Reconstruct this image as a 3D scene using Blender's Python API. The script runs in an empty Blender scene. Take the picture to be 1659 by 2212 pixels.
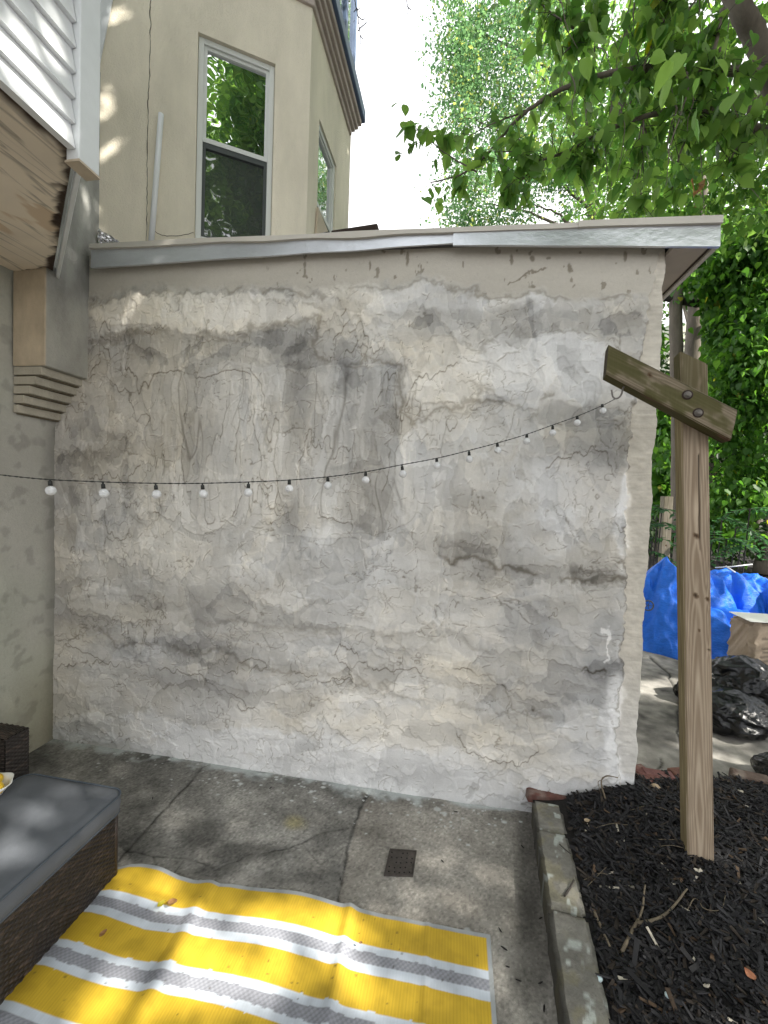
import bpy, bmesh, math, random
import numpy as np
from mathutils import Vector, Matrix, noise as mnoise

SC = bpy.context.scene
COL = SC.collection
R = math.radians
random.seed(7)
rng = np.random.default_rng(11)

# ------------------------------------------------------------------ camera, light, exposure
W_, F_ = 1659.0, 900.0
CX, CY = 829.5, 1106.0
YAW, PITCH, ROLL, H = R(9.8), R(-2.0), R(2.0), 1.6
fw = np.array([-math.sin(YAW)*math.cos(PITCH), math.cos(YAW)*math.cos(PITCH), math.sin(PITCH)])
r0 = np.array([math.cos(YAW), math.sin(YAW), 0.0]); u0 = np.cross(r0, fw)
rt = math.cos(ROLL)*r0 + math.sin(ROLL)*u0
up = -math.sin(ROLL)*r0 + math.cos(ROLL)*u0
CAM = np.array([0, 0, H])
cd = bpy.data.cameras.new('camera'); cam = bpy.data.objects.new('camera', cd); COL.objects.link(cam)
cd.sensor_fit = 'HORIZONTAL'; cd.sensor_width = 36; cd.lens = 36*F_/W_; cd.clip_start = .05; cd.clip_end = 500
cam.matrix_world = Matrix([[rt[0], up[0], -fw[0], 0], [rt[1], up[1], -fw[1], 0], [rt[2], up[2], -fw[2], H], [0, 0, 0, 1]])
SC.camera = cam

SUN = Vector((.66, -.24, .71)).normalized()      # towards the sun
sd = bpy.data.lights.new('sun', 'SUN'); so = bpy.data.objects.new('sun', sd); COL.objects.link(so)
sd.energy = 4.0; sd.angle = R(0.53); sd.color = (1, .95, .86)
so.rotation_euler = SUN.to_track_quat('Z', 'Y').to_euler()
wd = bpy.data.worlds.new('World'); SC.world = wd; wd.use_nodes = True
nt = wd.node_tree; bg = nt.nodes['Background']
sky = nt.nodes.new('ShaderNodeTexSky'); sky.sky_type = 'NISHITA'; sky.sun_disc = False
sky.sun_elevation = math.asin(SUN.z); sky.sun_rotation = math.atan2(SUN.x, SUN.y)
sky.air_density = 1.0; sky.dust_density = 3.0; sky.ozone_density = 1.0
wtc = nt.nodes.new('ShaderNodeTexCoord'); wn = nt.nodes.new('ShaderNodeTexNoise'); wn.inputs['Scale'].default_value = 1.6; wn.inputs['Detail'].default_value = 5
nt.links.new(wtc.outputs['Generated'], wn.inputs['Vector'])
wr = nt.nodes.new('ShaderNodeMapRange'); wr.inputs[1].default_value = .30; wr.inputs[2].default_value = .62; wr.inputs[3].default_value = .55; wr.inputs[4].default_value = 1.0
wm = nt.nodes.new('ShaderNodeMix'); wm.data_type = 'RGBA'; wm.inputs['B'].default_value = (5.5, 5.45, 5.45, 1)      # thin bright summer overcast
nt.links.new(wn.outputs[0], wr.inputs[0]); nt.links.new(wr.outputs[0], wm.inputs['Factor']); nt.links.new(sky.outputs[0], wm.inputs['A'])
nt.links.new(wm.outputs['Result'], bg.inputs[0]); bg.inputs[1].default_value = 0.15
SC.view_settings.view_transform = 'Standard'; SC.view_settings.look = 'None'
SC.view_settings.gamma = 1; SC.view_settings.exposure = 1.42
SC.render.engine = 'CYCLES'
SC.cycles.max_bounces = 10; SC.cycles.diffuse_bounces = 5; SC.cycles.transparent_max_bounces = 12

# ------------------------------------------------------------------ survey helpers (a pixel of the photo onto a real plane)
def ray(x, y): return fw + rt*(x-CX)/F_ - up*(y-CY)/F_
def onz(x, y, z=0.): d = ray(x, y); return CAM + d*(z-H)/d[2]
def ony(x, y, Y): d = ray(x, y); return CAM + d*Y/d[1]
def onx(x, y, X): d = ray(x, y); return CAM + d*X/d[0]
def onp(x, y, p, n):
    d = ray(x, y); n = np.array(n, float); return CAM + d*(np.dot(np.array(p, float)-CAM, n)/np.dot(d, n))
def dep(x, y, t): return CAM + ray(x, y)*t
def topx(P):
    v = P - CAM; z = v@fw
    return CX + F_*(v@rt)/z, CY - F_*(v@up)/z

# ------------------------------------------------------------------ noise
_T = np.random.default_rng(3).random((8, 256, 256))
def vn(x, y, s=0):
    t = _T[s % 8]; x = np.asarray(x, float)+s*17.3; y = np.asarray(y, float)+s*9.1
    xi = np.floor(x).astype(int); yi = np.floor(y).astype(int); fx = x-xi; fy = y-yi
    fx = fx*fx*(3-2*fx); fy = fy*fy*(3-2*fy); a = xi % 256; b = (xi+1) % 256; c = yi % 256; d = (yi+1) % 256
    return (t[a, c]*(1-fx)+t[b, c]*fx)*(1-fy)+(t[a, d]*(1-fx)+t[b, d]*fx)*fy
def fbm(x, y, o=4, s=0, g=.5):
    v = 0; a = 1; n = 0
    for i in range(o):
        v = v+a*vn(x*2**i, y*2**i, s+i); n += a; a *= g
    return v/n
def sst(a, b, x):
    t = np.clip((x-a)/(b-a), 0, 1); return t*t*(3-2*t)
def ridge(n, w): return np.clip(1-np.abs(n-.5)/w, 0, 1)

# ------------------------------------------------------------------ materials
def srgb(r, g, b):
    f = lambda c: (c/255/12.92 if c/255 <= .04045 else ((c/255+.055)/1.055)**2.4)
    return (f(r), f(g), f(b))
def mat(name, col=(.5, .5, .5), rough=.8, attr=None, noise=None, bump=None, metal=0, spec=.5, transm=0, coat=0, trans=0):
    """noise=(scale, amount, stretch) mottles the colour; bump=(scale, strength, stretch)."""
    m = bpy.data.materials.new(name); m.use_nodes = True; n = m.node_tree; b = n.nodes['Principled BSDF']
    b.inputs['Roughness'].default_value = rough; b.inputs['Metallic'].default_value = metal
    b.inputs['Specular IOR Level'].default_value = spec
    b.inputs['Base Color'].default_value = (*col, 1)
    if transm: b.inputs['Transmission Weight'].default_value = transm
    if coat: b.inputs['Coat Weight'].default_value = coat
    src = None
    if attr:
        a = n.nodes.new('ShaderNodeAttribute'); a.attribute_name = attr; src = a.outputs['Color']
    tc = n.nodes.new('ShaderNodeTexCoord')
    def tex(scale, st, detail=6):
        mp = n.nodes.new('ShaderNodeMapping'); mp.inputs['Scale'].default_value = st
        n.links.new(tc.outputs['Object'], mp.inputs[0])
        t = n.nodes.new('ShaderNodeTexNoise'); t.inputs['Scale'].default_value = scale; t.inputs['Detail'].default_value = detail
        t.inputs['Roughness'].default_value = .65
        n.links.new(mp.outputs[0], t.inputs['Vector']); return t
    if noise:
        sc, am, st = noise; t = tex(sc, st)
        mr = n.nodes.new('ShaderNodeMapRange'); mr.inputs[1].default_value = .25; mr.inputs[2].default_value = .75
        mr.inputs[3].default_value = 1-am; mr.inputs[4].default_value = 1+am
        n.links.new(t.outputs[0], mr.inputs[0])
        mx = n.nodes.new('ShaderNodeVectorMath'); mx.operation = 'SCALE'
        if src: n.links.new(src, mx.inputs[0])
        else: mx.inputs[0].default_value = col
        n.links.new(mr.outputs[0], mx.inputs['Scale']); src = mx.outputs[0]
    if src: n.links.new(src, b.inputs['Base Color'])
    if bump:
        sc, stg, st = bump; t = tex(sc, st, 8)
        bp = n.nodes.new('ShaderNodeBump'); bp.inputs['Strength'].default_value = stg; bp.inputs['Distance'].default_value = .01
        n.links.new(t.outputs[0], bp.inputs['Height']); n.links.new(bp.outputs[0], b.inputs['Normal'])
    if trans:
        tr = n.nodes.new('ShaderNodeBsdfTranslucent'); ms = n.nodes.new('ShaderNodeMixShader'); ms.inputs[0].default_value = trans
        hs = n.nodes.new('ShaderNodeHueSaturation'); hs.inputs['Hue'].default_value = .488; hs.inputs['Saturation'].default_value = 1.1; hs.inputs['Value'].default_value = 1.9
        if src: n.links.new(src, hs.inputs['Color'])
        else: hs.inputs['Color'].default_value = (*col, 1)
        n.links.new(hs.outputs[0], tr.inputs[0]); n.links.new(b.outputs[0], ms.inputs[1]); n.links.new(tr.outputs[0], ms.inputs[2])
        n.links.new(ms.outputs[0], n.nodes['Material Output'].inputs[0])
    return m

I1 = (1, 1, 1)
M = dict(
    render=mat('plaster', attr='Col', rough=.92, noise=(60, .05, I1), bump=(140, .25, I1), spec=.2),
    concrete=mat('concrete', attr='Col', rough=.93, noise=(90, .14, I1), bump=(160, .5, I1), spec=.25),
    stucco=mat('stucco', (.80, .74, .61), .95, noise=(3.2, .16, (1, 1, .35)), bump=(110, .6, I1), spec=.2),
    stucco_side=mat('stucco_side', attr='Col', rough=.95, noise=(50, .06, I1), bump=(90, .4, I1), spec=.2),
    greystucco=mat('grey_stucco', attr='Col', rough=.95, noise=(7, .26, (1, 1, .5)), bump=(90, .6, I1), spec=.2),
    stone=mat('stone', attr='Col', rough=.9, noise=(70, .18, I1), bump=(120, .6, I1), spec=.2),
    white=mat('white_vinyl', (.74, .76, .78), .45, noise=(5, .04, I1)),
    trimwhite=mat('white_trim', (.70, .73, .75), .5, noise=(8, .06, I1)),
    beige=mat('beige_paint', (.50, .42, .32), .75, noise=(9, .12, I1), bump=(40, .3, I1)),
    plywood=mat('peeling_boards', attr='Col', rough=.85, bump=(60, .4, (1, 6, 1))),
    cornice=mat('cornice_stone', (.50, .43, .39), .8, noise=(9, .15, I1), bump=(40, .4, I1)),
    dark=mat('rotten_dark', (.035, .022, .016), .9, bump=(40, .8, I1)),
    metal=mat('aluminium_flashing', (.60, .62, .65), .36, metal=.8, noise=(2.2, .22, (1, 1, 3)), bump=(5, .8, (1, 1, 1.5))),
    drip=mat('drip_edge', (.56, .53, .48), .6, noise=(6, .12, (.4, 1, 1))),
    shingle=mat('roofing', (.10, .10, .10), .95, bump=(100, .8, I1)),
    soffit=mat('beige_soffit', (.42, .37, .32), .8, noise=(10, .1, I1)),
    glass=None,
    bluegrey=mat('blue_grey_metal', (.10, .15, .26), .5, noise=(6, .1, I1)),
    teal=mat('teal_paint', (.16, .38, .42), .5, noise=(6, .1, I1)),
    frame=mat('window_vinyl', (.70, .72, .70), .45),
    screenframe=mat('screen_frame', (.055, .065, .065), .5),
    pvc=mat('pvc', (.80, .82, .84), .35),
    wood=mat('timber', attr='Col', rough=.85, noise=(30, .08, (1, 1, .15)), bump=(60, .35, (1, 1, .06)), spec=.2),
    steel=mat('galvanised', (.20, .185, .17), .6, metal=.7, noise=(60, .3, I1)),
    wire=mat('black_cord', (.012, .014, .012), .6),
    wicker=mat('wicker', attr='Col', rough=.45, spec=.5),
    cushion=mat('cushion_fabric', (.115, .125, .142), .9, noise=(7, .16, I1), bump=(9, .35, (1, .5, 1)), spec=.3),
    piping=mat('cushion_piping', (.07, .085, .105), .85),
    rug=mat('rug_weave', attr='Col', rough=.62, noise=(5, .05, I1), spec=.35),
    binding=mat('rug_binding', (.36, .38, .39), .7, bump=(300, .4, I1)),
    mulch=mat('mulch', attr='Col', rough=.75, spec=.35),
    soil=mat('soil', (.018, .016, .015), .95, noise=(30, .3, I1), bump=(60, 1, I1)),
    brick=mat('brick', attr='Col', rough=.9, noise=(40, .2, I1), bump=(80, .8, I1)),
    bark=mat('bark', (.14, .12, .095), .95, noise=(10, .35, (1, 1, .3)), bump=(18, 1, (1, 1, .25))),
    twig=mat('twig_bark', (.16, .13, .09), .9, noise=(40, .25, I1)),
    twigdark=mat('dark_twig', (.035, .03, .025), .9),
    tarp=mat('tarpaulin', (.010, .125, .60), .45, noise=(14, .2, I1), bump=(26, 1.0, (1, 1, 2.2)), spec=.3),
    bagblack=mat('black_plastic', (.003, .0035, .0045), .22, spec=.36, bump=(14, .8, (1, 1, .5))),
    paper=mat('kraft_paper', attr='Col', rough=.8, bump=(18, .9, I1)),
    pebble=mat('pebble', attr='Col', rough=.7, noise=(20, .15, I1)),
    glassbead=mat('glass_bead', (.55, .68, .70), .25),
    iron=mat('rusty_iron', (.075, .065, .058), .8, noise=(50, .3, I1), bump=(60, .5, I1), metal=.3),
    hole=mat('hole_dark', (.004, .004, .004), 1),
    ceramic=mat('white_ceramic', (.78, .78, .74), .25),
    lemon=mat('lemon_peel', (.80, .52, .03), .45, bump=(90, .3, I1)),
    crack=mat('crack', (.07, .055, .04), 1),
    cream=mat('cream_siding', (.62, .62, .50), .8),
    leaf=mat('leaf', attr='Col', rough=.5, trans=.55, spec=.35),
    leaffar=mat('leaf_far', attr='Col', rough=.6, trans=.55, spec=.3),
    dryleaf=mat('dry_leaf', (.30, .17, .07), .8, trans=.2),
)
def glass_mat(name, dark, refl, rough=.0):
    m = bpy.data.materials.new(name); m.use_nodes = True; n = m.node_tree; b = n.nodes['Principled BSDF']
    b.inputs['Base Color'].default_value = (*dark, 1); b.inputs['Roughness'].default_value = .6
    g = n.nodes.new('ShaderNodeBsdfGlossy'); g.inputs['Roughness'].default_value = rough; g.inputs['Color'].default_value = (.95, .97, 1, 1)
    t = n.nodes.new('ShaderNodeTexNoise'); t.inputs['Scale'].default_value = 5; tc = n.nodes.new('ShaderNodeTexCoord')
    bp = n.nodes.new('ShaderNodeBump'); bp.inputs['Strength'].default_value = .06; bp.inputs['Distance'].default_value = .05
    n.links.new(tc.outputs['Object'], t.inputs['Vector']); n.links.new(t.outputs[0], bp.inputs['Height']); n.links.new(bp.outputs[0], g.inputs['Normal'])
    ms = n.nodes.new('ShaderNodeMixShader'); ms.inputs[0].default_value = refl
    n.links.new(b.outputs[0], ms.inputs[1]); n.links.new(g.outputs[0], ms.inputs[2]); n.links.new(ms.outputs[0], n.nodes['Material Output'].inputs[0])
    return m
M['glass'] = glass_mat('window_glass', (.02, .03, .03), .78)
M['screen'] = glass_mat('insect_screen', (.02, .025, .025), .2, .02)

# ------------------------------------------------------------------ object helpers
def tag(o, label=None, cat=None, group=None, kind=None):
    if label: o['label'] = label
    if cat: o['category'] = cat
    if group: o['group'] = group
    if kind: o['kind'] = kind
    return o
def empty(name, loc, label, cat, group=None):
    o = bpy.data.objects.new(name, None); COL.objects.link(o); o.location = loc; o.empty_display_size = .1
    return tag(o, label, cat, group)
def link(me, name, m, parent=None):
    o = bpy.data.objects.new(name, me); COL.objects.link(o)
    if m: me.materials.append(m)
    if parent is not None:
        o.parent = parent; o.matrix_parent_inverse = Matrix.Translation(parent.location).inverted()
        if parent.parent is not None:
            o.matrix_parent_inverse = Matrix.Identity(4)
    return o
def npmesh(name, V, Fq, m, parent=None, col=None, smooth=True):
    V = np.asarray(V, np.float32); Fq = np.asarray(Fq, np.int32); k = Fq.shape[1]
    me = bpy.data.meshes.new(name)
    me.vertices.add(len(V)); me.vertices.foreach_set('co', V.ravel())
    me.loops.add(Fq.size); me.loops.foreach_set('vertex_index', Fq.ravel())
    me.polygons.add(len(Fq)); me.polygons.foreach_set('loop_start', np.arange(0, Fq.size, k, dtype=np.int32))
    me.polygons.foreach_set('loop_total', np.full(len(Fq), k, np.int32))
    me.polygons.foreach_set('use_smooth', np.full(len(Fq), smooth))
    me.update(calc_edges=True); me.validate()
    if col is not None:
        a = me.color_attributes.new('Col', 'FLOAT_COLOR', 'POINT')
        c = np.ones((len(V), 4), np.float32); c[:, :3] = col; a.data.foreach_set('color', c.ravel())
    return link(me, name, m, parent)
def gridF(nu, nv, off=0, flip=False):
    i = np.arange(nu*nv).reshape(nv, nu)+off
    a, b, c, d = i[:-1, :-1].ravel(), i[:-1, 1:].ravel(), i[1:, 1:].ravel(), i[1:, :-1].ravel()
    return np.stack([a, d, c, b] if flip else [a, b, c, d], 1)
class MB:
    def __init__(s): s.v = []; s.f = []; s.c = []; s.sm = []
    def add(s, V, Fs, c=None, smooth=False):
        o = len(s.v); s.v += [tuple(map(float, p)) for p in V]; s.f += [tuple(int(i)+o for i in f) for f in Fs]
        s.c += [c or (1, 1, 1)]*len(V); s.sm += [smooth]*len(Fs); return s
    def box(s, lo, hi, c=None):
        x0, y0, z0 = lo; x1, y1, z1 = hi
        V = [(x0, y0, z0), (x1, y0, z0), (x1, y1, z0), (x0, y1, z0), (x0, y0, z1), (x1, y0, z1), (x1, y1, z1), (x0, y1, z1)]
        return s.add(V, [(3, 2, 1, 0), (4, 5, 6, 7), (0, 1, 5, 4), (1, 2, 6, 5), (2, 3, 7, 6), (3, 0, 4, 7)], c)
    def obox(s, o, a, b, c3, col=None):
        o, a, b, c3 = map(lambda q: np.array(q, float), (o, a, b, c3))
        V = [o, o+a, o+a+b, o+b, o+c3, o+a+c3, o+a+b+c3, o+b+c3]
        fs = [(3, 2, 1, 0), (4, 5, 6, 7), (0, 1, 5, 4), (1, 2, 6, 5), (2, 3, 7, 6), (3, 0, 4, 7)]
        if np.dot(np.cross(a, b), c3) < 0: fs = [f[::-1] for f in fs]
        return s.add(V, fs, col)
    def prism(s, poly, z0, z1, c=None):
        n = len(poly)
        if sum(poly[i][0]*poly[(i+1) % n][1]-poly[(i+1) % n][0]*poly[i][1] for i in range(n)) < 0: poly = poly[::-1]
        V = [(x, y, z0) for x, y in poly]+[(x, y, z1) for x, y in poly]
        return s.add(V, [tuple(range(n))[::-1], tuple(range(n, 2*n))]+[(i, (i+1) % n, n+(i+1) % n, n+i) for i in range(n)], c)
    def tube(s, pts, rad, k=8, c=None, cap=True):
        pts = [np.array(p, float) for p in pts]; n = len(pts)
        if not hasattr(rad, '__len__'): rad = [rad]*n
        V = []; ref = np.array([.13, .21, .97])
        for i, p in enumerate(pts):
            d = pts[min(i+1, n-1)]-pts[max(i-1, 0)]; d /= np.linalg.norm(d)+1e-9
            if abs(d@ref) > .98: ref = np.array([1, .1, 0.])
            a = np.cross(d, ref); a /= np.linalg.norm(a); b = np.cross(d, a); ref = np.cross(a, d)
            V += [p+rad[i]*(math.cos(t)*a+math.sin(t)*b) for t in [2*math.pi*j/k for j in range(k)]]
        Fs = [(i*k+j, i*k+(j+1) % k, (i+1)*k+(j+1) % k, (i+1)*k+j) for i in range(n-1) for j in range(k)]
        if cap: Fs += [tuple(range(k))[::-1], tuple(range((n-1)*k, n*k))]
        return s.add(V, Fs, c, True)
    def build(s, name, m, parent=None, bevel=0, sub=0, col=True):
        me = bpy.data.meshes.new(name); me.from_pydata(s.v, [], s.f); me.update()
        me.polygons.foreach_set('use_smooth', s.sm)
        if col:
            a = me.color_attributes.new('Col', 'FLOAT_COLOR', 'POINT')
            a.data.foreach_set('color', [x for c in s.c for x in (*c, 1)])
        if bevel:
            bm = bmesh.new(); bm.from_mesh(me)
            es = [e for e in bm.edges if len(e.link_faces) == 2 and e.calc_face_angle(0) > .5]
            bmesh.ops.bevel(bm, geom=es, offset=bevel, segments=2, profile=.5, affect='EDGES'); bm.to_mesh(me); bm.free()
        return link(me, name, m, parent)
def spline(pts, n=8):
    P = [np.array(p, float) for p in pts]; P = [2*P[0]-P[1]]+P+[2*P[-1]-P[-2]]; out = []
    for i in range(1, len(P)-2):
        for t in np.linspace(0, 1, n, endpoint=False):
            out.append(.5*((2*P[i])+(-P[i-1]+P[i+1])*t+(2*P[i-1]-5*P[i]+4*P[i+1]-P[i+2])*t*t+(-P[i-1]+3*P[i]-3*P[i+1]+P[i+2])*t**3))
    return out+[P[-2]]
def segdist(x, y, pts):
    d = np.full(np.shape(x), 1e9); side = np.zeros(np.shape(x))
    for (ax, ay), (bx, by) in zip(pts[:-1], pts[1:]):
        dx, dy = bx-ax, by-ay; t = np.clip(((x-ax)*dx+(y-ay)*dy)/(dx*dx+dy*dy), 0, 1)
        q = np.hypot(x-ax-t*dx, y-ay-t*dy); s2 = np.sign((x-ax)*dy-(y-ay)*dx); side = np.where(q < d, s2, side); d = np.minimum(d, q)
    return d, side

# ================================================================== SHED: the patched wall, roof edge
WY = 2.21; WX0, WX1 = -2.455, .93
shed = empty('shed', (0, 3.4, 0), 'low outbuilding with patched grey plaster wall and bent metal roof edge', 'outbuilding')
def ztop(x): return np.interp(x, [-2.3, -.06, .93], [2.925, 2.915, 2.83])
def patched_wall():
    st = .0043; nx = int((WX1-WX0)/st); nz = int(3.02/st)
    u = np.linspace(0, 1, nx); v = np.linspace(0, 1, nz); U, Vv = np.meshgrid(u, v)
    X = WX0+(WX1-WX0)*U; Z = -.06+(ztop(X)+.12)*Vv
    P = np.stack([X, np.full_like(X, WY), Z], -1); px, py = topx(P)
    wx = (fbm(X*9, Z*9, 4, 1)-.5)*46; wz = (fbm(X*9, Z*9, 4, 3)-.5)*46
    wx2 = (fbm(X*40, Z*40, 3, 2)-.5)*16; wz2 = (fbm(X*40, Z*40, 3, 5)-.5)*16
    qx, qy = px+wx+wx2, py+wz+wz2
    Hh = (fbm(X*2.2, Z*2.2, 4, 2)-.5)*.016
    T = .55+(fbm(X*2.6, Z*2.6, 3, 4)-.5)*.16
    cool = .60+(fbm(X*1.3, Z*1.5, 3, 6)-.5)*.8
    edge = np.zeros_like(X)
    g = np.random.default_rng(5)
    nwarp = (fbm(X*22, Z*22, 3, 7)-.5)*.05; nwarp2 = (fbm(X*22, Z*22, 3, 1)-.5)*.05
    bands = [(850, 1150, .8), (620, 850, .45)]
    for i in range(900):
        cx = g.uniform(WX0, WX1); cz = g.uniform(0, 2.9)
        p = topx(np.array([cx, WY, cz])); vert = .35
        if 800 < p[1] < 1150 and p[0] < 950: vert = .85
        if p[1] > 1250: vert = .2
        L = g.uniform(.07, .34)*(1.2 if vert > .8 else 1); Wd = g.uniform(.035, .13)
        a = (math.pi/2 if g.random() < vert else 0)+g.normal(0, .22)
        r = L/2+.05
        i0, i1 = np.searchsorted(u, [(cx-r-WX0)/(WX1-WX0), (cx+r-WX0)/(WX1-WX0)])
        hz = (cz+.06)/(float(ztop(cx))+.12); dz = r/3.0
        j0, j1 = np.searchsorted(v, [hz-dz, hz+dz])
        if i1-i0 < 3 or j1-j0 < 3: continue
        sl = (slice(j0, j1), slice(i0, i1))
        x = X[sl]-cx; z = Z[sl]-cz
        uu = x*math.cos(a)+z*math.sin(a)+nwarp[sl]; ww = -x*math.sin(a)+z*math.cos(a)+nwarp2[sl]
        e = np.minimum(L/2-np.abs(uu), Wd/2-np.abs(ww)+.2*(Wd/2)*np.sin(uu*9+i))
        m = sst(-.001, .003, e)*sst(1.5, 0.2, np.abs(ww-Wd/2*(.9 if g.random() < .5 else -.9))/Wd*.9)
        hn = float(np.median(Hh[sl]))+g.uniform(-.0005, .0022)+uu*g.normal(0, .012)+ww*g.normal(0, .02)
        ridg = np.exp(-(e/.004)**2)*.0012*g.random()
        Hh[sl] += m*(.75*(hn-Hh[sl])+ridg)
        tn = g.normal(.56, .075)
        T[sl] += m*.55*(tn-T[sl])
        cool[sl] += m*.35*(g.uniform(.2, .9)-cool[sl])
        if g.random() < .22: edge[sl] = np.maximum(edge[sl]*(1-m*.7), np.exp(-((e+.001)/.0028)**2)*g.uniform(.2, .9)*sst(.3, .6, vn(x*14+i, z*14+i, 2)))
        else: edge[sl] *= (1-.7*m)
    # coats: torn-edged skins of plaster laid over each other
    hx = (WX1-WX0)/nx; hz_ = 3.02/nz
    vmid = sst(250, 420, px)*sst(980, 860, px)*sst(740, 840, py)*sst(1200, 1080, py)
    low = sst(1180, 1330, py)
    for k in range(12):
        sx = [1.5, 2.3, 3.6, 5.5, 2.0][k % 5]; 
        jx = (fbm(X*11, Z*7, 4, k)-.5)*.12; jz = (fbm(X*26+k, Z*7, 3, k+3)-.5)*.22*(1-.3*low)
        ff = lambda ax, az: vn((X*ax+jx)*sx+k*5.3, (Z*az+jz*.5)*sx*1.15+k*2.7, k)*.62+vn((X*ax+jx)*sx*2.3+k*1.3, (Z*az+jz*.6)*sx*2.2+k, k+2)*.38
        f = ff(1.05, .95)*(1-vmid)+ff(1.5, .33)*vmid; f = f*(1-low*.7)+ff(.55, 1.2)*low*.7; f = f-g.uniform(.46, .60)
        gz, gx = np.gradient(f, hz_, hx); d = f/(np.hypot(gx, gz)+.35)
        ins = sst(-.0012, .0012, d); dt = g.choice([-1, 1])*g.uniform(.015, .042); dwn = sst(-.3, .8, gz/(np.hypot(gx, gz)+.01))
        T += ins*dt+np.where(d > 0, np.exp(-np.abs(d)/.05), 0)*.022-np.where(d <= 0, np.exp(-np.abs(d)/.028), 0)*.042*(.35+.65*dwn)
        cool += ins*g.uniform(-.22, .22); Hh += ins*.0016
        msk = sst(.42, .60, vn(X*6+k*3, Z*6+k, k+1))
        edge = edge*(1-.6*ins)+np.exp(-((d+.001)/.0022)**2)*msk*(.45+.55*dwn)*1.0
    # smoky patches
    T += (fbm(X*7, Z*5, 4, 7)-.5)*.08+(fbm(X*2.1, Z*2.6, 3, 3)-.5)*.10
    T += low*(vn(X*.9+fbm(X*3, Z*3, 2, 1), Z*5.5+.5*fbm(X*3, Z*3, 3, 4), 3)-.5)*.16
    # scrapes: short torn nicks, raised lip; highlight and dark side painted into tone
    for i in range(1900):
        cx = g.uniform(WX0, WX1); cz = g.uniform(.02, 2.72); L = g.gamma(2.2, .011)+.008; a = g.normal(0, .5)+(math.pi/2 if g.random() < .35 else 0); w_ = g.uniform(.0012, .0030)
        r = L*.6+.012; i0, i1 = np.searchsorted(u, [(cx-r-WX0)/(WX1-WX0), (cx+r-WX0)/(WX1-WX0)]); hz2 = (cz+.06)/(float(ztop(cx))+.12); j0, j1 = np.searchsorted(v, [hz2-r/3.0, hz2+r/3.0])
        if i1-i0 < 3 or j1-j0 < 3: continue
        sl = (slice(j0, j1), slice(i0, i1)); x = X[sl]-cx; z = Z[sl]-cz; uu = x*math.cos(a)+z*math.sin(a); ww = -x*math.sin(a)+z*math.cos(a)+g.normal(0, 6)*uu*uu+.004*(vn(uu*90+i, uu*0, 2)-.5)
        m = sst(L/2+.004, L/2-.006, np.abs(uu)); dk = m*np.exp(-(ww/w_)**2); lt = m*np.exp(-((ww-w_*2.4)/(w_*1.6))**2)
        edge[sl] = np.maximum(edge[sl], dk*g.uniform(.15, .75)); T[sl] += lt*g.uniform(.0, .11); Hh[sl] += lt*.0014-dk*.0012
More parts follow.
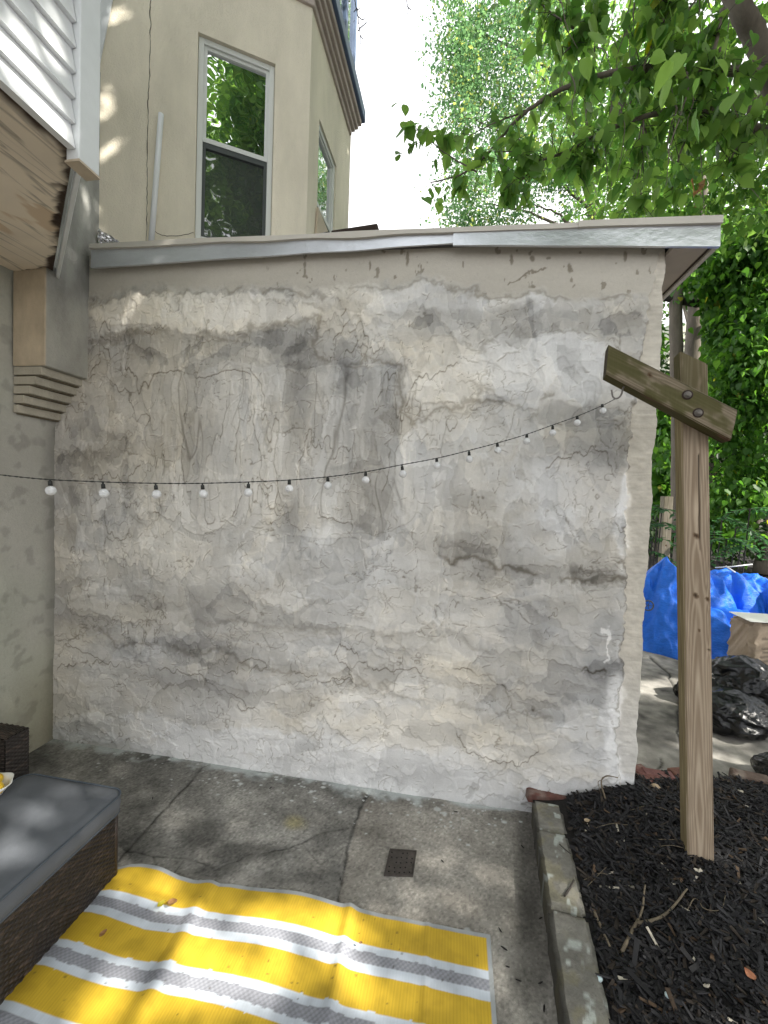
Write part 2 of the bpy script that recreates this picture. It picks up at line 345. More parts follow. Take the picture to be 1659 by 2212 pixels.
    # broad regions: (px, py, rx, ry, dT, dcool, soft)
    blobs = [
        (440, 675, 250, 42, .19, -.15, .25), (300, 690, 110, 45, .10, -.2, .3), (950, 640, 260, 34, .10, .15, .5), (1260, 640, 150, 35, .12, .0, .5),
        (610, 735, 70, 34, -.13, .1, .35), (655, 770, 34, 26, -.12, .1, .35), (740, 700, 60, 40, .06, -.3, .4), (915, 701, 34, 18, -.17, -.1, .12), (1348, 705, 55, 30, -.15, .1, .15),
        (560, 730, 50, 30, -.1, .1, .25), (480, 740, 60, 26, -.1, 0, .3), (345, 745, 110, 26, -.07, -.2, .5),
        (790, 815, 75, 30, -.05, .1, .5), (845, 850, 22, 60, -.05, .1, .5), (740, 850, 18, 70, -.04, .1, .5), (655, 850, 16, 80, -.05, .1, .5), (870, 900, 40, 40, -.12, -.4, .3), (700, 820, 60, 40, -.07, 0, .4), (830, 770, 60, 24, .06, -.4, .2),
        (960, 810, 90, 75, .10, -.3, .25), (1180, 800, 160, 80, .12, .4, .3), (1060, 740, 80, 50, -.05, .0, .5), (1120, 690, 40, 40, -.05, -.2, .5),
        (1010, 880, 60, 16, -.08, -.1, .3), (1250, 905, 110, 30, -.10, .2, .25), (1290, 960, 70, 55, -.07, .3, .4), (1130, 890, 60, 30, .02, 0, .4),
        (420, 930, 50, 110, -.06, -.25, .5), (300, 880, 110, 130, -.03, -.3, .8), (250, 1000, 110, 60, -.05, -.4, .6),
        (560, 960, 60, 160, .03, -.1, .6), (700, 980, 40, 90, -.06, 0, .5), (830, 930, 40, 70, -.09, .0, .5), (640, 1120, 60, 50, -.06, -.1, .5),
        (1050, 1000, 190, 90, .04, .3, .6), (1250, 1080, 110, 90, .06, .4, .6), (450, 1190, 200, 60, .05, .1, .6), (700, 1210, 200, 70, .08, .3, .5),
        (1000, 1190, 70, 20, -.10, -.1, .25), (1150, 1240, 160, 22, -.10, -.1, .25), (1290, 1240, 60, 18, -.10, -.1, .3),
        (620, 1290, 60, 18, .09, .2, .3), (350, 1400, 160, 30, -.07, .2, .5), (700, 1410, 150, 30, -.09, .1, .45), (900, 1390, 160, 30, -.08, .2, .4), (1130, 1340, 60, 60, -.09, .3, .4),
        (1310, 1400, 40, 90, -.10, .3, .4), (1250, 1470, 90, 60, -.05, .3, .5), (800, 1470, 60, 30, -.09, -.1, .3), (500, 1470, 200, 50, -.06, -.1, .5),
        (270, 1500, 120, 50, -.06, -.1, .5), (250, 1570, 150, 30, .09, .5, .35), (520, 1600, 150, 30, .09, .55, .4), (800, 1640, 180, 40, .08, .2, .5),
        (900, 1570, 190, 50, .01, -.5, .6), (1120, 1600, 120, 50, .01, -.45, .6), (1270, 1580, 80, 80, .06, .6, .6), (1000, 1690, 170, 30, .05, .2, .6), (650, 1530, 90, 30, -.05, -.3, .5),
        (1330, 1560, 30, 90, .1, .5, .4), (210, 1130, 80, 90, .03, .2, .7), (1340, 880, 30, 30, .06, -.1, .3), (1180, 1150, 80, 50, .04, .4, .5)]
    for bx, by, rx, ry, dt, dc, soft in blobs:
        d = np.hypot((qx-bx)/rx, (qy-by)/ry); w = sst(1+soft*.5, 1-soft*.5, d)
        T += (dt*1.05 if dt > 0 else dt*.72)*w; cool += dc*.7*w
        if soft < .35: edge = np.maximum(edge, np.exp(-((d-1)/.035)**2)*.45*sst(.45, .62, vn(X*12, Z*12, 3)))
        Hh += np.sign(dt)*.0025*w*(soft < .4)
    # smooth older band under the roof
    top = sst(22, -10, qy-np.interp(px, [190, 300, 700, 900, 1100, 1420], [640, 618, 622, 600, 634, 640])) 
    T = T*(1-top)+top*(.50+.06*fbm(X*3, Z*14, 3, 2)); cool = cool*(1-top)+top*.12; Hh = Hh*(1-top)+top*.004; edge *= (1-top)
    # vertical drips
    dm = sst(320, 380, px)*sst(930, 860, px)*sst(770, 830, py)*sst(1170, 1090, py)
    n = vn(X*17+.8*fbm(X*4, Z*4, 2, 3)*3, Z*1.6, 6); dr = ridge(n, .05)*dm*sst(.35, .6, vn(X*6, Z*3, 4))
    T -= dr*.08; edge = np.maximum(edge, dr*.5); T += dm*(vn(X*13, Z*1.3, 5)-.5)*.12
    # fine random cracks, everywhere
    for s, (fx, fz, w, th) in enumerate([(7, 7, .010, .68), (5, 13, .012, .68), (13, 5, .012, .70)]):
        n = fbm(X*fx, Z*fz, 4, s); msk = sst(th-.04, th+.04, vn(X*5+3*s, Z*5, s+2))
        cr = ridge(n, w)*msk; edge = np.maximum(edge, cr*.75*(1-top)); Hh -= cr*.002
    # shelves in the plaster
    for pts, wdt, am in [([(185, 1345), (240, 1385), (330, 1392), (480, 1405), (560, 1440), (700, 1450), (800, 1478)], 5, .5), ([(930, 1172), (960, 1200), (1090, 1218), (1160, 1245), (1250, 1250), (1345, 1238)], 6, .8),
                         ([(820, 1478), (930, 1510), (1070, 1540), (1190, 1555)], 4, .4), ([(200, 738), (300, 730), (390, 715), (520, 735), (545, 705), (640, 700), (690, 690)], 6, .5),
                         ([(690, 690), (690, 760), (740, 800), (790, 770), (860, 800), (870, 880), (900, 910), (940, 900), (1000, 860), (1100, 878), (1200, 860)], 5, .6),
                         ([(120, 1255), (300, 1285), (420, 1330), (560, 1350), (900, 1370), (1010, 1380), (1060, 1400)], 5, .3), ([(190, 655), (330, 640), (520, 625), (700, 640), (900, 612), (1120, 640), (1400, 650)], 5, .55)]:
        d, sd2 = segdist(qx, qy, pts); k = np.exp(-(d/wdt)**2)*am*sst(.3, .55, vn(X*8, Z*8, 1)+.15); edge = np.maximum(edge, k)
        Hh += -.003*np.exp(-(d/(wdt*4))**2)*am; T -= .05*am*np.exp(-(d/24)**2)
    # pits and flecks in the top band
    n = fbm(X*34, Z*22, 3, 2); edge = np.maximum(edge, sst(.735, .78, n)*sst(540, 620, px)*top*.7)
    for (cx, cy, a, b) in [(1105, 562, 3, 9), (880, 560, 3, 12), (800, 575, 2, 8), (1230, 580, 4, 8), (1150, 560, 5, 5), (1350, 555, 3, 9)]:
        edge = np.maximum(edge, sst(1.3, .7, np.hypot((px+.3*wx2-cx)/a/1.2, (py-cy)/b/1.3))*.8)
    d, _ = segdist(qx, qy, [(1105, 610), (1145, 595), (1185, 580)]); edge = np.maximum(edge, sst(3.5, 1.5, d)*.8)
    # older cream strip at the free corner, ragged seam, white slop
    seam = np.interp(py, [520, 640, 700, 760, 860, 920, 1000, 1080, 1180, 1300, 1400, 1450, 1500, 1600, 1700], [1440, 1405, 1392, 1385, 1372, 1362, 1356, 1350, 1352, 1352, 1345, 1350, 1338, 1330, 1338])
    ds = px+(fbm(X*26, Z*26, 3, 4)-.5)*26-seam
    strip = sst(-1.5, 1.5, ds); lines = vn(X*6, Z*150+3*fbm(X*5, Z*5, 2, 1), 2)
    rough = fbm(X*30, Z*45, 4, 2); T = T*(1-strip)+strip*(.58+.06*(lines-.5)+.22*(fbm(X*6, Z*5, 4, 3)-.5)+.16*(rough-.5)+.10*sst(1500, 1640, py)); cool = cool*(1-strip)+strip*(.02+.55*sst(1400, 1650, py)); edge *= 1-strip
    Hh = Hh*(1-strip)+strip*(-.006+.0010*lines+.007*(rough-.5))
    edge = np.maximum(edge, np.exp(-((ds+2)/2.6)**2)*.7*sst(.4, .6, vn(X*20, Z*9, 6))*sst(600, 680, py))
    wh = np.exp(-((ds-1)/9)**2)*sst(.46, .6, vn(X*14, Z*6, 3))*sst(860, 940, py); T += wh*.26; cool += wh*.3
    wh2 = np.exp(-((ds+16)/16)**2)*sst(.45, .6, vn(X*10, Z*5, 5))*sst(930, 1000, py)*np.where((py > 1200) & (py < 1440), .25, 1); T += wh2*.22; cool += wh2*.5
    d, _ = segdist(qx, qy, [(1302, 1358), (1318, 1352), (1314, 1380), (1312, 1420)]); sp = sst(7, 4, d*np.interp(py, [1350, 1375, 1420], [.8, 1.4, 2.6])); T += sp*.32
    # white lime along the foot
    base = np.interp(px, [118, 300, 500, 800, 1120, 1130, 1372], [1592, 1614, 1646, 1702, 1746, 1712, 1703])
    ft = sst(34, 8, base-py+(fbm(X*14, Z*10, 3, 1)-.5)*26); T += ft*.10; cool += ft*.45
    # left corner: shade from the side wall painted into tone and tint
    corner_shade = sst(180, 60, px+40*(fbm(X*5, Z*5, 3, 2)-.5)-np.interp(py, [600, 915, 1600], [130, 90, 70])); T -= .07*corner_shade; cool -= .2*corner_shade
    edge *= 1-.85*sst(75, 35, np.hypot(px-738, (py-1655)*1.3)); edge = np.clip(edge, 0, 1)
    T = np.clip(.545+(T-.55)*1.1, .18, .88)
    warm = np.array([1.03, .965, .845]); cl = np.array([.985, .985, .985])
    cc = np.clip(cool, 0, 1)[..., None]; Cc = T[..., None]*(warm*(1-cc)+cl*cc)
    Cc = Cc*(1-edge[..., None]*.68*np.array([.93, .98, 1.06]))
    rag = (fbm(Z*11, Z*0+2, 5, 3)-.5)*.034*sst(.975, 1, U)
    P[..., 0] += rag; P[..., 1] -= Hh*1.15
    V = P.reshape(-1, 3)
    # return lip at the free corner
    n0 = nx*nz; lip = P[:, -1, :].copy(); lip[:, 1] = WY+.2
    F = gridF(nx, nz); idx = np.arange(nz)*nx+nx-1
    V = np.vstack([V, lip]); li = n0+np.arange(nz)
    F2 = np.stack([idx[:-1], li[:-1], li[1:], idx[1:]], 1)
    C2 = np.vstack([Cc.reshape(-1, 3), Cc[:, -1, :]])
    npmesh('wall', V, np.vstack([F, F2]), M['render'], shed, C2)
patched_wall()
b = MB(); b.box((WX0+.02, WY+.02, -.05), (WX1-.012, 5.2, 2.8)); b.build('rear_walls', M['stucco'], shed)
# roof slab, fascia (two overlapping lengths), drip edge, soffit
RY = 2.145
def fz(x, y, Y=RY): q = ony(x, y, Y); return q[0], q[2]
fx0, fb0 = fz(195, 578); ft0 = fz(199, 536)[1]
fx1, fb1 = fz(985, 529); ft1 = fz(985, 497)[1]
fx2, fb2 = fz(1553, 535); ft2 = fz(1555, 487)[1]
def strip_mesh(pts, y0, th, mb, wob=.0):
    # pts: list of (x, zbottom, ztop)
    n = len(pts); V = []
    for i, (x, zb, zt) in enumerate(pts):
        w = wob*(vn(x*3.1, zb*7, 2)-.5)
        V += [(x, y0+w, zb), (x, y0-w*.6, zt), (x, y0+th, zt), (x, y0+th, zb)]
    Fs = []
    for i in range(n-1):
        for j in range(4): Fs.append((i*4+j, i*4+(j+1) % 4, (i+1)*4+(j+1) % 4, (i+1)*4+j))
    Fs = [f[::-1] for f in Fs]+[(0, 1, 2, 3), ((n-1)*4+3, (n-1)*4+2, (n-1)*4+1, (n-1)*4)]
    mb.add(V, Fs, smooth=False)
def lin(a, b_, n): return [tuple(np.array(a)+(np.array(b_)-np.array(a))*t) for t in np.linspace(0, 1, n)]
def wav(pts, a): return [(x, zb+a*(vn(x*4, 1.3, 1)-.5), zt+a*(vn(x*3, 7.3, 2)-.5)) for x, zb, zt in pts]
b = MB(); strip_mesh(wav(lin((fx0, fb0, ft0), (fx1-.01, fb1+.012, ft1), 60), .006), RY+.004, .012, b, .006); b.build('fascia', M['metal'], shed)
b = MB(); strip_mesh(wav(lin((fx1-.015, fb1-.004, ft1), (fx2, fb2, ft2), 60), .006), RY-.006, .012, b, .010); b.build('fascia', M['metal'], shed)
b = MB(); g1 = fz(199, 528); strip_mesh(wav(lin((fx0-.0, ft0-.006, g1[1]), (fz(1250, 487)[0], fz(1250, 494)[1], fz(1250, 482)[1]), 50), .012), RY-.012, .03, b, .006)
b.build('drip_edge', M['drip'], shed)
b = MB(); strip_mesh(wav(lin((fz(1248, 487)[0], fz(1248, 495)[1], fz(1248, 481)[1]), (fz(1557, 480)[0], fz(1557, 486)[1], fz(1557, 470)[1]), 30), .004), RY-.018, .03, b, .003)
b.build('drip_edge', M['drip'], shed)
zr0, zr2 = g1[1]-.004, fz(1557, 472)[1]-.004
b = MB(); V = []
for (x, y) in [(fx0+.08, RY+.02), (fx2, RY+.02), (fx2, 5.4), (fx0+.08, 5.4)]:
    zt = zr0+(zr2-zr0)*(x-fx0)/(fx2-fx0)+(y-RY)*.02; V += [(x, y, zt-.05), (x, y, zt)]
b.add(V, [(6, 4, 2, 0), (1, 3, 5, 7), (0, 2, 3, 1), (2, 4, 5, 3), (4, 6, 7, 5), (6, 0, 1, 7)]); b.build('roof', M['shingle'], shed)
b = MB()    # boxed soffit on the side
zsf = fb2+.012
b.obox((WX1+.004, RY+.01, zsf), (fx2-WX1-.008, 0, 0), (0, 3.2, 0), (0, 0, .02)); b.build('soffit', M['soffit'], shed)
b = MB(); b.obox((fx2-.022, RY+.012, zsf-.012), (.02, 0, 0), (0, 3.2, 0), (0, 0, .14)); b.build('side_fascia', M['drip'], shed)
b = MB(); b.obox((fx2-.035, RY+.012, zsf-.006), (.008, 0, 0), (0, 3.2, 0), (0, 0, .005)); b.build('soffit_seam', M['dark'], shed)
q = ony(715, 499, 2.35); q2 = ony(815, 495, 2.35)
b = MB(); b.obox((q[0], 2.35, q[2]-.03), (q2[0]-q[0], 0, .02), (0, .3, .0), (0, 0, .035)); o = b.build('loose_board', M['dark'], None, .006)
tag(o, 'short dark board lying loose on the shed roof edge beside the bay', 'board')

# ================================================================== HOUSE
house = empty('house', (-2.6, 1.5, 0), 'beige stuccoed house with bay window, corbelled pier and white clad bump-out', 'house')
XL, XP = -2.455, -2.23
def plane_tex(P, fn, name, m, parent, nu, nv, flip=False):
    V = P.reshape(-1, 3); return npmesh(name, V, gridF(nu, nv, 0, flip), m, parent, fn(V))
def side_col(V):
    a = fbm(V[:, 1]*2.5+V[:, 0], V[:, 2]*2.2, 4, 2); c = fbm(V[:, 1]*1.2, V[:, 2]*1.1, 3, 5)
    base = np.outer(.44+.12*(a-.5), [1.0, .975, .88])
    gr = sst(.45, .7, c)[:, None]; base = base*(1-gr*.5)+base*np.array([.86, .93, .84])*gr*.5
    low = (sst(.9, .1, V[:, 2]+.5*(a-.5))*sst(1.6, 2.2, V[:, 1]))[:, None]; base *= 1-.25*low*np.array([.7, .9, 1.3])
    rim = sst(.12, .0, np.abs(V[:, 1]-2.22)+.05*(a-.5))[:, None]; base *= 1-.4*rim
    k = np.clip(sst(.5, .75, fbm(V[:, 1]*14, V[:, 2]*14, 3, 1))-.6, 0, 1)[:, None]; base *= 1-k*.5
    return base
nu, nv = 420, 330
Yg, Zg = np.meshgrid(np.linspace(-1.5, 2.24, nu), np.linspace(-.05, 2.8, nv))
P = np.stack([XL+(fbm(Yg*3, Zg*3, 4, 2)-.5)*.018, Yg, Zg], -1)
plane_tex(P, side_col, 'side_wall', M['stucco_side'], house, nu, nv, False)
# corbelled pier: tall shaft then five courses stepping back to the wall
def tanface(c1, c2): return c1
b = MB(); b.box((XL+.012, 1.935, 2.252), (XP, 2.33, 4.12), (.31, .31, .28)); 
pier = b.build('pier', M['greystucco'], house, .008)
me = pier.data
bm = bmesh.new(); bm.from_mesh(me)
bmesh.ops.subdivide_edges(bm, edges=[e for e in bm.edges if e.calc_length() > .3], cuts=40, use_grid_fill=True); bm.to_mesh(me); bm.free()
def recolor(o, fn):
    me = o.data; n = len(me.vertices); V = np.zeros(n*3); me.vertices.foreach_get('co', V); V = V.reshape(-1, 3)
    a = me.color_attributes.get('Col') or me.color_attributes.new('Col', 'FLOAT_COLOR', 'POINT')
    c = np.ones((n, 4), np.float32); c[:, :3] = fn(V); a.data.foreach_set('color', c.ravel())
def pier_col(V):
    a = fbm(V[:, 1]*7, V[:, 2]*4, 4, 3)
    st_ = fbm(V[:, 1]*22, V[:, 2]*2.2, 4, 6); g_ = np.outer(.27+.42*(a-.4)+.18*(st_-.5), [1.0, 1.0, .94]); lo = sst(2.75, 2.5, V[:, 2]+.3*(a-.5))[:, None]
    g_ = g_*(1-lo)+np.outer(.38+.14*(a-.5), [1, .98, .88])*lo
    tan = (sst(1.945, 1.937, V[:, 1]))[:, None]; return g_*(1-tan)+tan*np.outer(.46+.34*(a-.5), [1.0, .84, .62])
recolor(pier, pier_col)
b = MB(); zc = 2.2515
for k in range(5):
    pr = .190-.038*k; zz = zc-.0515*k
    b.box((XL+.006, 1.945+.0*k, zz-.044), (XL+pr, 2.235, zz-.0005), (.42, .39, .32)); b.box((XL+.006, 1.96, zz-.0515), (XL+pr-.018, 2.23, zz-.044), (.16, .14, .10))
cb = b.build('corbel', M['greystucco'], house, .0035)
# tan stained band of wall beside the pier is part of the wall's front return
# bump-out: soffit polygon, siding, corner trim
ZS = 2.766
sp = [(-1.385, -1.5), (-1.385, 1.30), (-2.24, 1.985), (XL+.01, 1.985), (XL+.01, -1.5)]
def soff():
    nu, nv = 300, 420; xs = np.linspace(XL+.012, -1.385, nu); vs = np.linspace(-1.5, 2.0, nv); Xg, Yg = np.meshgrid(xs, vs)
    lim = np.interp(Xg, [-2.24, -1.385], [1.985, 1.30]); Yg = np.minimum(Yg, lim)
    rotd = (lim-Yg)*.78
    a = fbm(Xg*3, Yg*3, 4, 2); n = fbm(Xg*5+Yg*2, Yg*16, 3, 3)
    rot_y = sst(.045, .015, rotd+.09*(fbm(Xg*14, Yg*14, 4, 5)-.45)); rot_x = sst(.022, .005, (-1.385-Xg)+.05*(fbm(Xg*13, Yg*13, 4, 1)-.45))
    grain = np.maximum(ridge(fbm(Xg*15, Yg*1.5, 4, 4), .030)*sst(.42, .58, vn(Xg*5, Yg*2, 2)), ridge(fbm(Xg*9+2, Yg*1.1, 3, 2), .016)*.9); flake = sst(.60, .66, fbm(Xg*9, Yg*4, 4, 7))
    rot = np.clip(np.maximum(rot_y, rot_x), 0, 1)
    C = np.outer((.82+.22*(a-.5)+.10*(n-.5)).ravel(), [1, .88, .72])*(1-.48*grain.ravel()[:, None])
    C = C*(1-rot.ravel()[:, None])+rot.ravel()[:, None]*np.array([.05, .03, .02])
    C = C*(1-.30*flake.ravel()[:, None]*np.array([.6, .9, 1.2])); Z = ZS+.012*rot+.004*grain+.003*flake+.006*(a-.5)
    npmesh('soffit', np.stack([Xg, Yg, Z], -1).reshape(-1, 3), gridF(nu, nv, 0, True), M['plywood'], house, C)
soff()
b = MB(); b.prism(sp, ZS+.03, 5.2); b.build('bump_out_core', M['white'], house)
b = MB(); h = .0845
for k in range(28):
    z0 = ZS+.006+k*h
    V = [(-1.352, -1.5, z0), (-1.352, 1.277, z0), (-1.372, 1.277, z0+h+.004), (-1.372, -1.5, z0+h+.004), (-1.38, -1.5, z0), (-1.38, 1.277, z0)]
    b.add(V, [(0, 1, 2, 3), (4, 5, 1, 0)])
b.build('siding', M['white'], house)
tb = np.array([-1.345, 1.352]); 
b = MB(); b.box((-1.392, 1.279, ZS-.028), (-1.338, 1.362, 5.3)); b.build('corner_post', M['trimwhite'], house, .004)
b = MB(); b.box((-1.395, 1.276, ZS-.036), (-1.336, 1.364, ZS-.0285)); b.build('post_cap', M['beige'], house)
d = np.array([-.855, .685, 0])/np.hypot(.855, .685); nrm = np.array([.625, .78, 0])
b = MB(); b.obox(np.array([-1.42, 1.345, ZS-.012]), d*1.05, nrm*.016, (0, 0, .05)); b.build('edge_trim', M['trimwhite'], house, .003)
# bay --------------------------------------------------------
bp0 = np.array([-2.30, 2.2263, 0]); bd = np.array([.848, .53, 0]); bn = np.array([.53, -.848, 0])
bc = np.array([-1.154, 2.9425, 0]); L1 = float((bc-bp0)@bd)
def bay(x, y): q = onp(x, y, bp0, bn); return float((q-bp0)@bd), q[2]
def wall_with_hole(mb, o, d, n, L, z0, z1, hs, nrev):
    s0, s1, a0, a1 = hs; o = np.array(o, float)
    S = [0, s0, s1, L]; Zs = [z0, a0, a1, z1]
    V = [o+d*s+np.array([0, 0, z]) for z in Zs for s in S]
    Fs = [(j*4+i, j*4+i+1, (j+1)*4+i+1, (j+1)*4+i) for j in range(3) for i in range(3) if not (i == 1 and j == 1)]
    k = len(V); ins = [V[5]-n*nrev, V[6]-n*nrev, V[10]-n*nrev, V[9]-n*nrev]; V += ins
    Fs += [(5, 6, k+1, k), (6, 10, k+2, k+1), (10, 9, k+3, k+2), (9, 5, k, k+3)]
    mb.add(V, Fs)
s0, _ = bay(424, 300); s1, _ = bay(591, 300); za, zb = 3.27, 4.585
b = MB(); wall_with_hole(b, bp0, bd, bn, L1, 2.95, 5.3, (s0, s1, za, zb), .07); b.build('bay_wall', M['stucco'], house)
def window(parent, o, d, n, w, z0, z1, setb, screen=True):
    o = np.array(o, float); up_ = np.array([0, 0, 1.])
    f = MB(); t = .035; base = o-n*setb+up_*z0; hgt = z1-z0
    for (a, b_, ww, hh) in [(0, 0, t, hgt), (w-t, 0, t, hgt), (t, 0, w-2*t, t), (t, hgt-t, w-2*t, t)]:
        f.obox(base+d*a+up_*b_, d*ww, up_*hh, n*.04)
    win = f.build('window', M['frame'], parent, .003)
    mid = hgt*.505
    s_ = MB()
    for (a, b_, ww, hh) in [(t, mid, .02, hgt-t-mid), (w-t-.02, mid, .02, hgt-t-mid), (t+.02, mid, w-2*t-.04, .03), (t+.02, hgt-t-.02, w-2*t-.04, .02)]:
        s_.obox(base+d*a+up_*b_, d*ww, up_*hh, n*.026)
    s_.build('sash', M['frame'], win)
    p = MB(); p.obox(base+d*(t+.02)+up_*mid+n*.004, d*(w-2*t-.04), up_*(hgt-t-mid), n*.008); p.build('pane', M['glass'], win)
    s2 = MB()
    for (a, b_, ww, hh) in [(t, t, .02, mid-t), (w-t-.02, t, .02, mid-t), (t+.02, t, w-2*t-.04, .02), (t+.02, mid-.035, w-2*t-.04, .035)]:
        s2.obox(base+d*a+up_*b_, d*ww, up_*hh, n*.022)
    s2.build('screen_frame', M['screenframe'], win)
    p = MB(); p.obox(base+d*(t+.02)+up_*(t+.02)+n*.004, d*(w-2*t-.04), up_*(mid-t-.055), n*.006); p.build('screen', M['screen'], win)
    return win
window(house, bp0+bd*(s0+.002), bd, bn, s1-s0-.004, za+.002, zb-.002, .062)
ey = np.array([0, 1., 0]); ex = np.array([1., 0, 0])
wy0 = onx(692, 255, bc[0])[1]-.02; wy1 = onx(727, 370, bc[0])[1]
b = MB(); wall_with_hole(b, bc, ey, ex, 1.04, 2.95, 5.3, (wy0-bc[1], wy1-bc[1], 3.3, 4.49), .06); b.build('bay_wall', M['stucco'], house)
window(house, bc+ey*(wy0-bc[1]+.002), ey, ex, wy1-wy0-.004, 3.302, 4.488, .055)
# closing back wall of the bay
b = MB(); b.box((-2.3, 3.983, 2.95), (-1.17, 4.1, 5.3)); b.build('bay_back', M['stucco'], house)
# cornice with stepped mouldings following the bay
def offpath(t):
    # outline at offset t of the wall faces
    i1 = bc+bn*t; 
    # intersection of (bp0+bn t)+s bd with X = bc.x + t
    s = (bc[0]+t-(bp0+bn*t)[0])/bd[0]; c = (bp0+bn*t)+bd*s
    a = bp0+bn*t-bd*.35
    return [a[:2], c[:2], np.array([bc[0]+t, 3.983+t]), np.array([-2.3, 3.983+t]), np.array([-2.9, 2.6])]
b = MB()
for t, z0, z1 in [(.02, 5.07, 5.12), (.045, 5.1205, 5.16), (.07, 5.1605, 5.21), (.095, 5.2105, 5.26)]:
    b.prism([tuple(q) for q in offpath(t)], z0, z1)
b.build('cornice', M['cornice'], house, .006)
b = MB(); b.prism([tuple(q) for q in offpath(.125)], 5.2605, 5.37); b.build('gutter', M['bluegrey'], house, .01)
b = MB(); b.prism([tuple(q) for q in offpath(.06)], 5.3705, 5.44); b.build('upper_sill', M['teal'], house, .004)
b = MB(); b.prism([tuple(q) for q in offpath(-.02)], 5.4405, 7.6); upw = b.build('upper_storey', M['teal'], house)
b = MB()
for yy in (3.05, 3.4, 3.75): b.box((bc[0]-.018, yy, 5.46), (bc[0]+.004, yy+.26, 7.0))
b.build('upper_windows', M['glass'], house)
b = MB()
for yy in (2.96, 3.33, 3.68, 3.97): b.box((bc[0]-.018, yy, 5.45), (bc[0]+.03, yy+.05, 7.4))
b.build('upper_mullions', M['bluegrey'], house)
# pale cladding above the pier
V = [onp(x, y, bp0+bn*.012, bn) for x, y in [(196, -60), (252, -60), (243, 0), (213, 148), (206, 156), (200, 156)]]
V2 = [v-bn*.01 for v in V]; n = len(V)
b = MB(); b.add(V+V2, [tuple(range(n))[::-1], tuple(range(n, 2*n))]+[(i, (i+1) % n, n+(i+1) % n, n+i) for i in range(n)]); b.build('pale_cladding', M['trimwhite'], house)
# long settlement crack in the stucco: a thin sliver following a jagged line
b = MB(); pts = []
for i, y in enumerate(np.linspace(-20, 524, 90)):
    x = np.interp(y, [-20, 50, 170, 300, 400, 524], [326, 325, 322, 319, 318, 316])+3.5*(fbm(y/22., .3, 4, 2)-.5)*2
    s, z = bay(x, y); pts.append((s, z))
V = []
for i, (s, z) in enumerate(pts):
    w = .0008+.0020*vn(i*.4, 2, 1); V += [bp0+bd*(s-w)+bn*.0015+np.array([0, 0, z]), bp0+bd*(s+w)+bn*.0015+np.array([0, 0, z])]
b.add(V, [(2*i, 2*i+1, 2*i+3, 2*i+2) for i in range(len(pts)-1)])
V = []; pp = [(330, 497), (350, 508), (385, 510), (418, 503)]
for i, q in enumerate(spline([(x, y, 0) for x, y in pp], 6)):
    s, z = bay(q[0], q[1]+2*(vn(i*.9, 1, 2)-.5)); V += [bp0+bd*s+bn*.0015+np.array([0, 0, z-.002]), bp0+bd*s+bn*.0015+np.array([0, 0, z+.002])]
b.add(V, [(2*i, 2*i+2, 2*i+3, 2*i+1) for i in range(len(V)//2-1)])
b.build('wall_crack', M['crack'], house)
# bent foil flashing at the foot of the bay, and the little lean-to board by the side window
b = MB(); A = onp(213, 527, bp0+bn*.01, bn); nu, nv = 14, 8; V = []
for j in range(nv):
    for i in range(nu):
        q = A+bd*(.13*i/nu)+np.array([0, 0, .0+.10*j/nv*(1-.7*i/nu)])+bn*.03*vn(i*.9, j*.9, 3); V.append(q)
b.add(V, [tuple(f) for f in gridF(nu, nv)]); o = b.build('foil_flashing', mat('foil', (.7, .7, .72), .2, metal=1, bump=(20, .6, I1)), house)
V = [onx(x, y, bc[0]+.02) for x, y in [(688, 448), (709, 500), (684, 505)]]; V2 = [v-ex*.015 for v in V]
b = MB(); b.add(V+V2, [(0, 1, 2), (5, 4, 3), (0, 3, 4, 1), (1, 4, 5, 2), (2, 5, 3, 0)]); b.build('kickout_board', M['beige'], house)
# plastic pipe
A = onp(326, 532, bp0+bn*.03, bn); B = onp(348, 247, bp0+bn*.022, bn)
b = MB(); b.tube([A, A*.5+B*.5, B], .0165, 20); b.tube([B+(B-A)*.001, B+(B-A)*.0015], [.013, .013], 20)
o = b.build('plastic_pipe', M['pvc']); tag(o, 'white plastic pipe leaning upright against the cracked beige stucco', 'pipe')

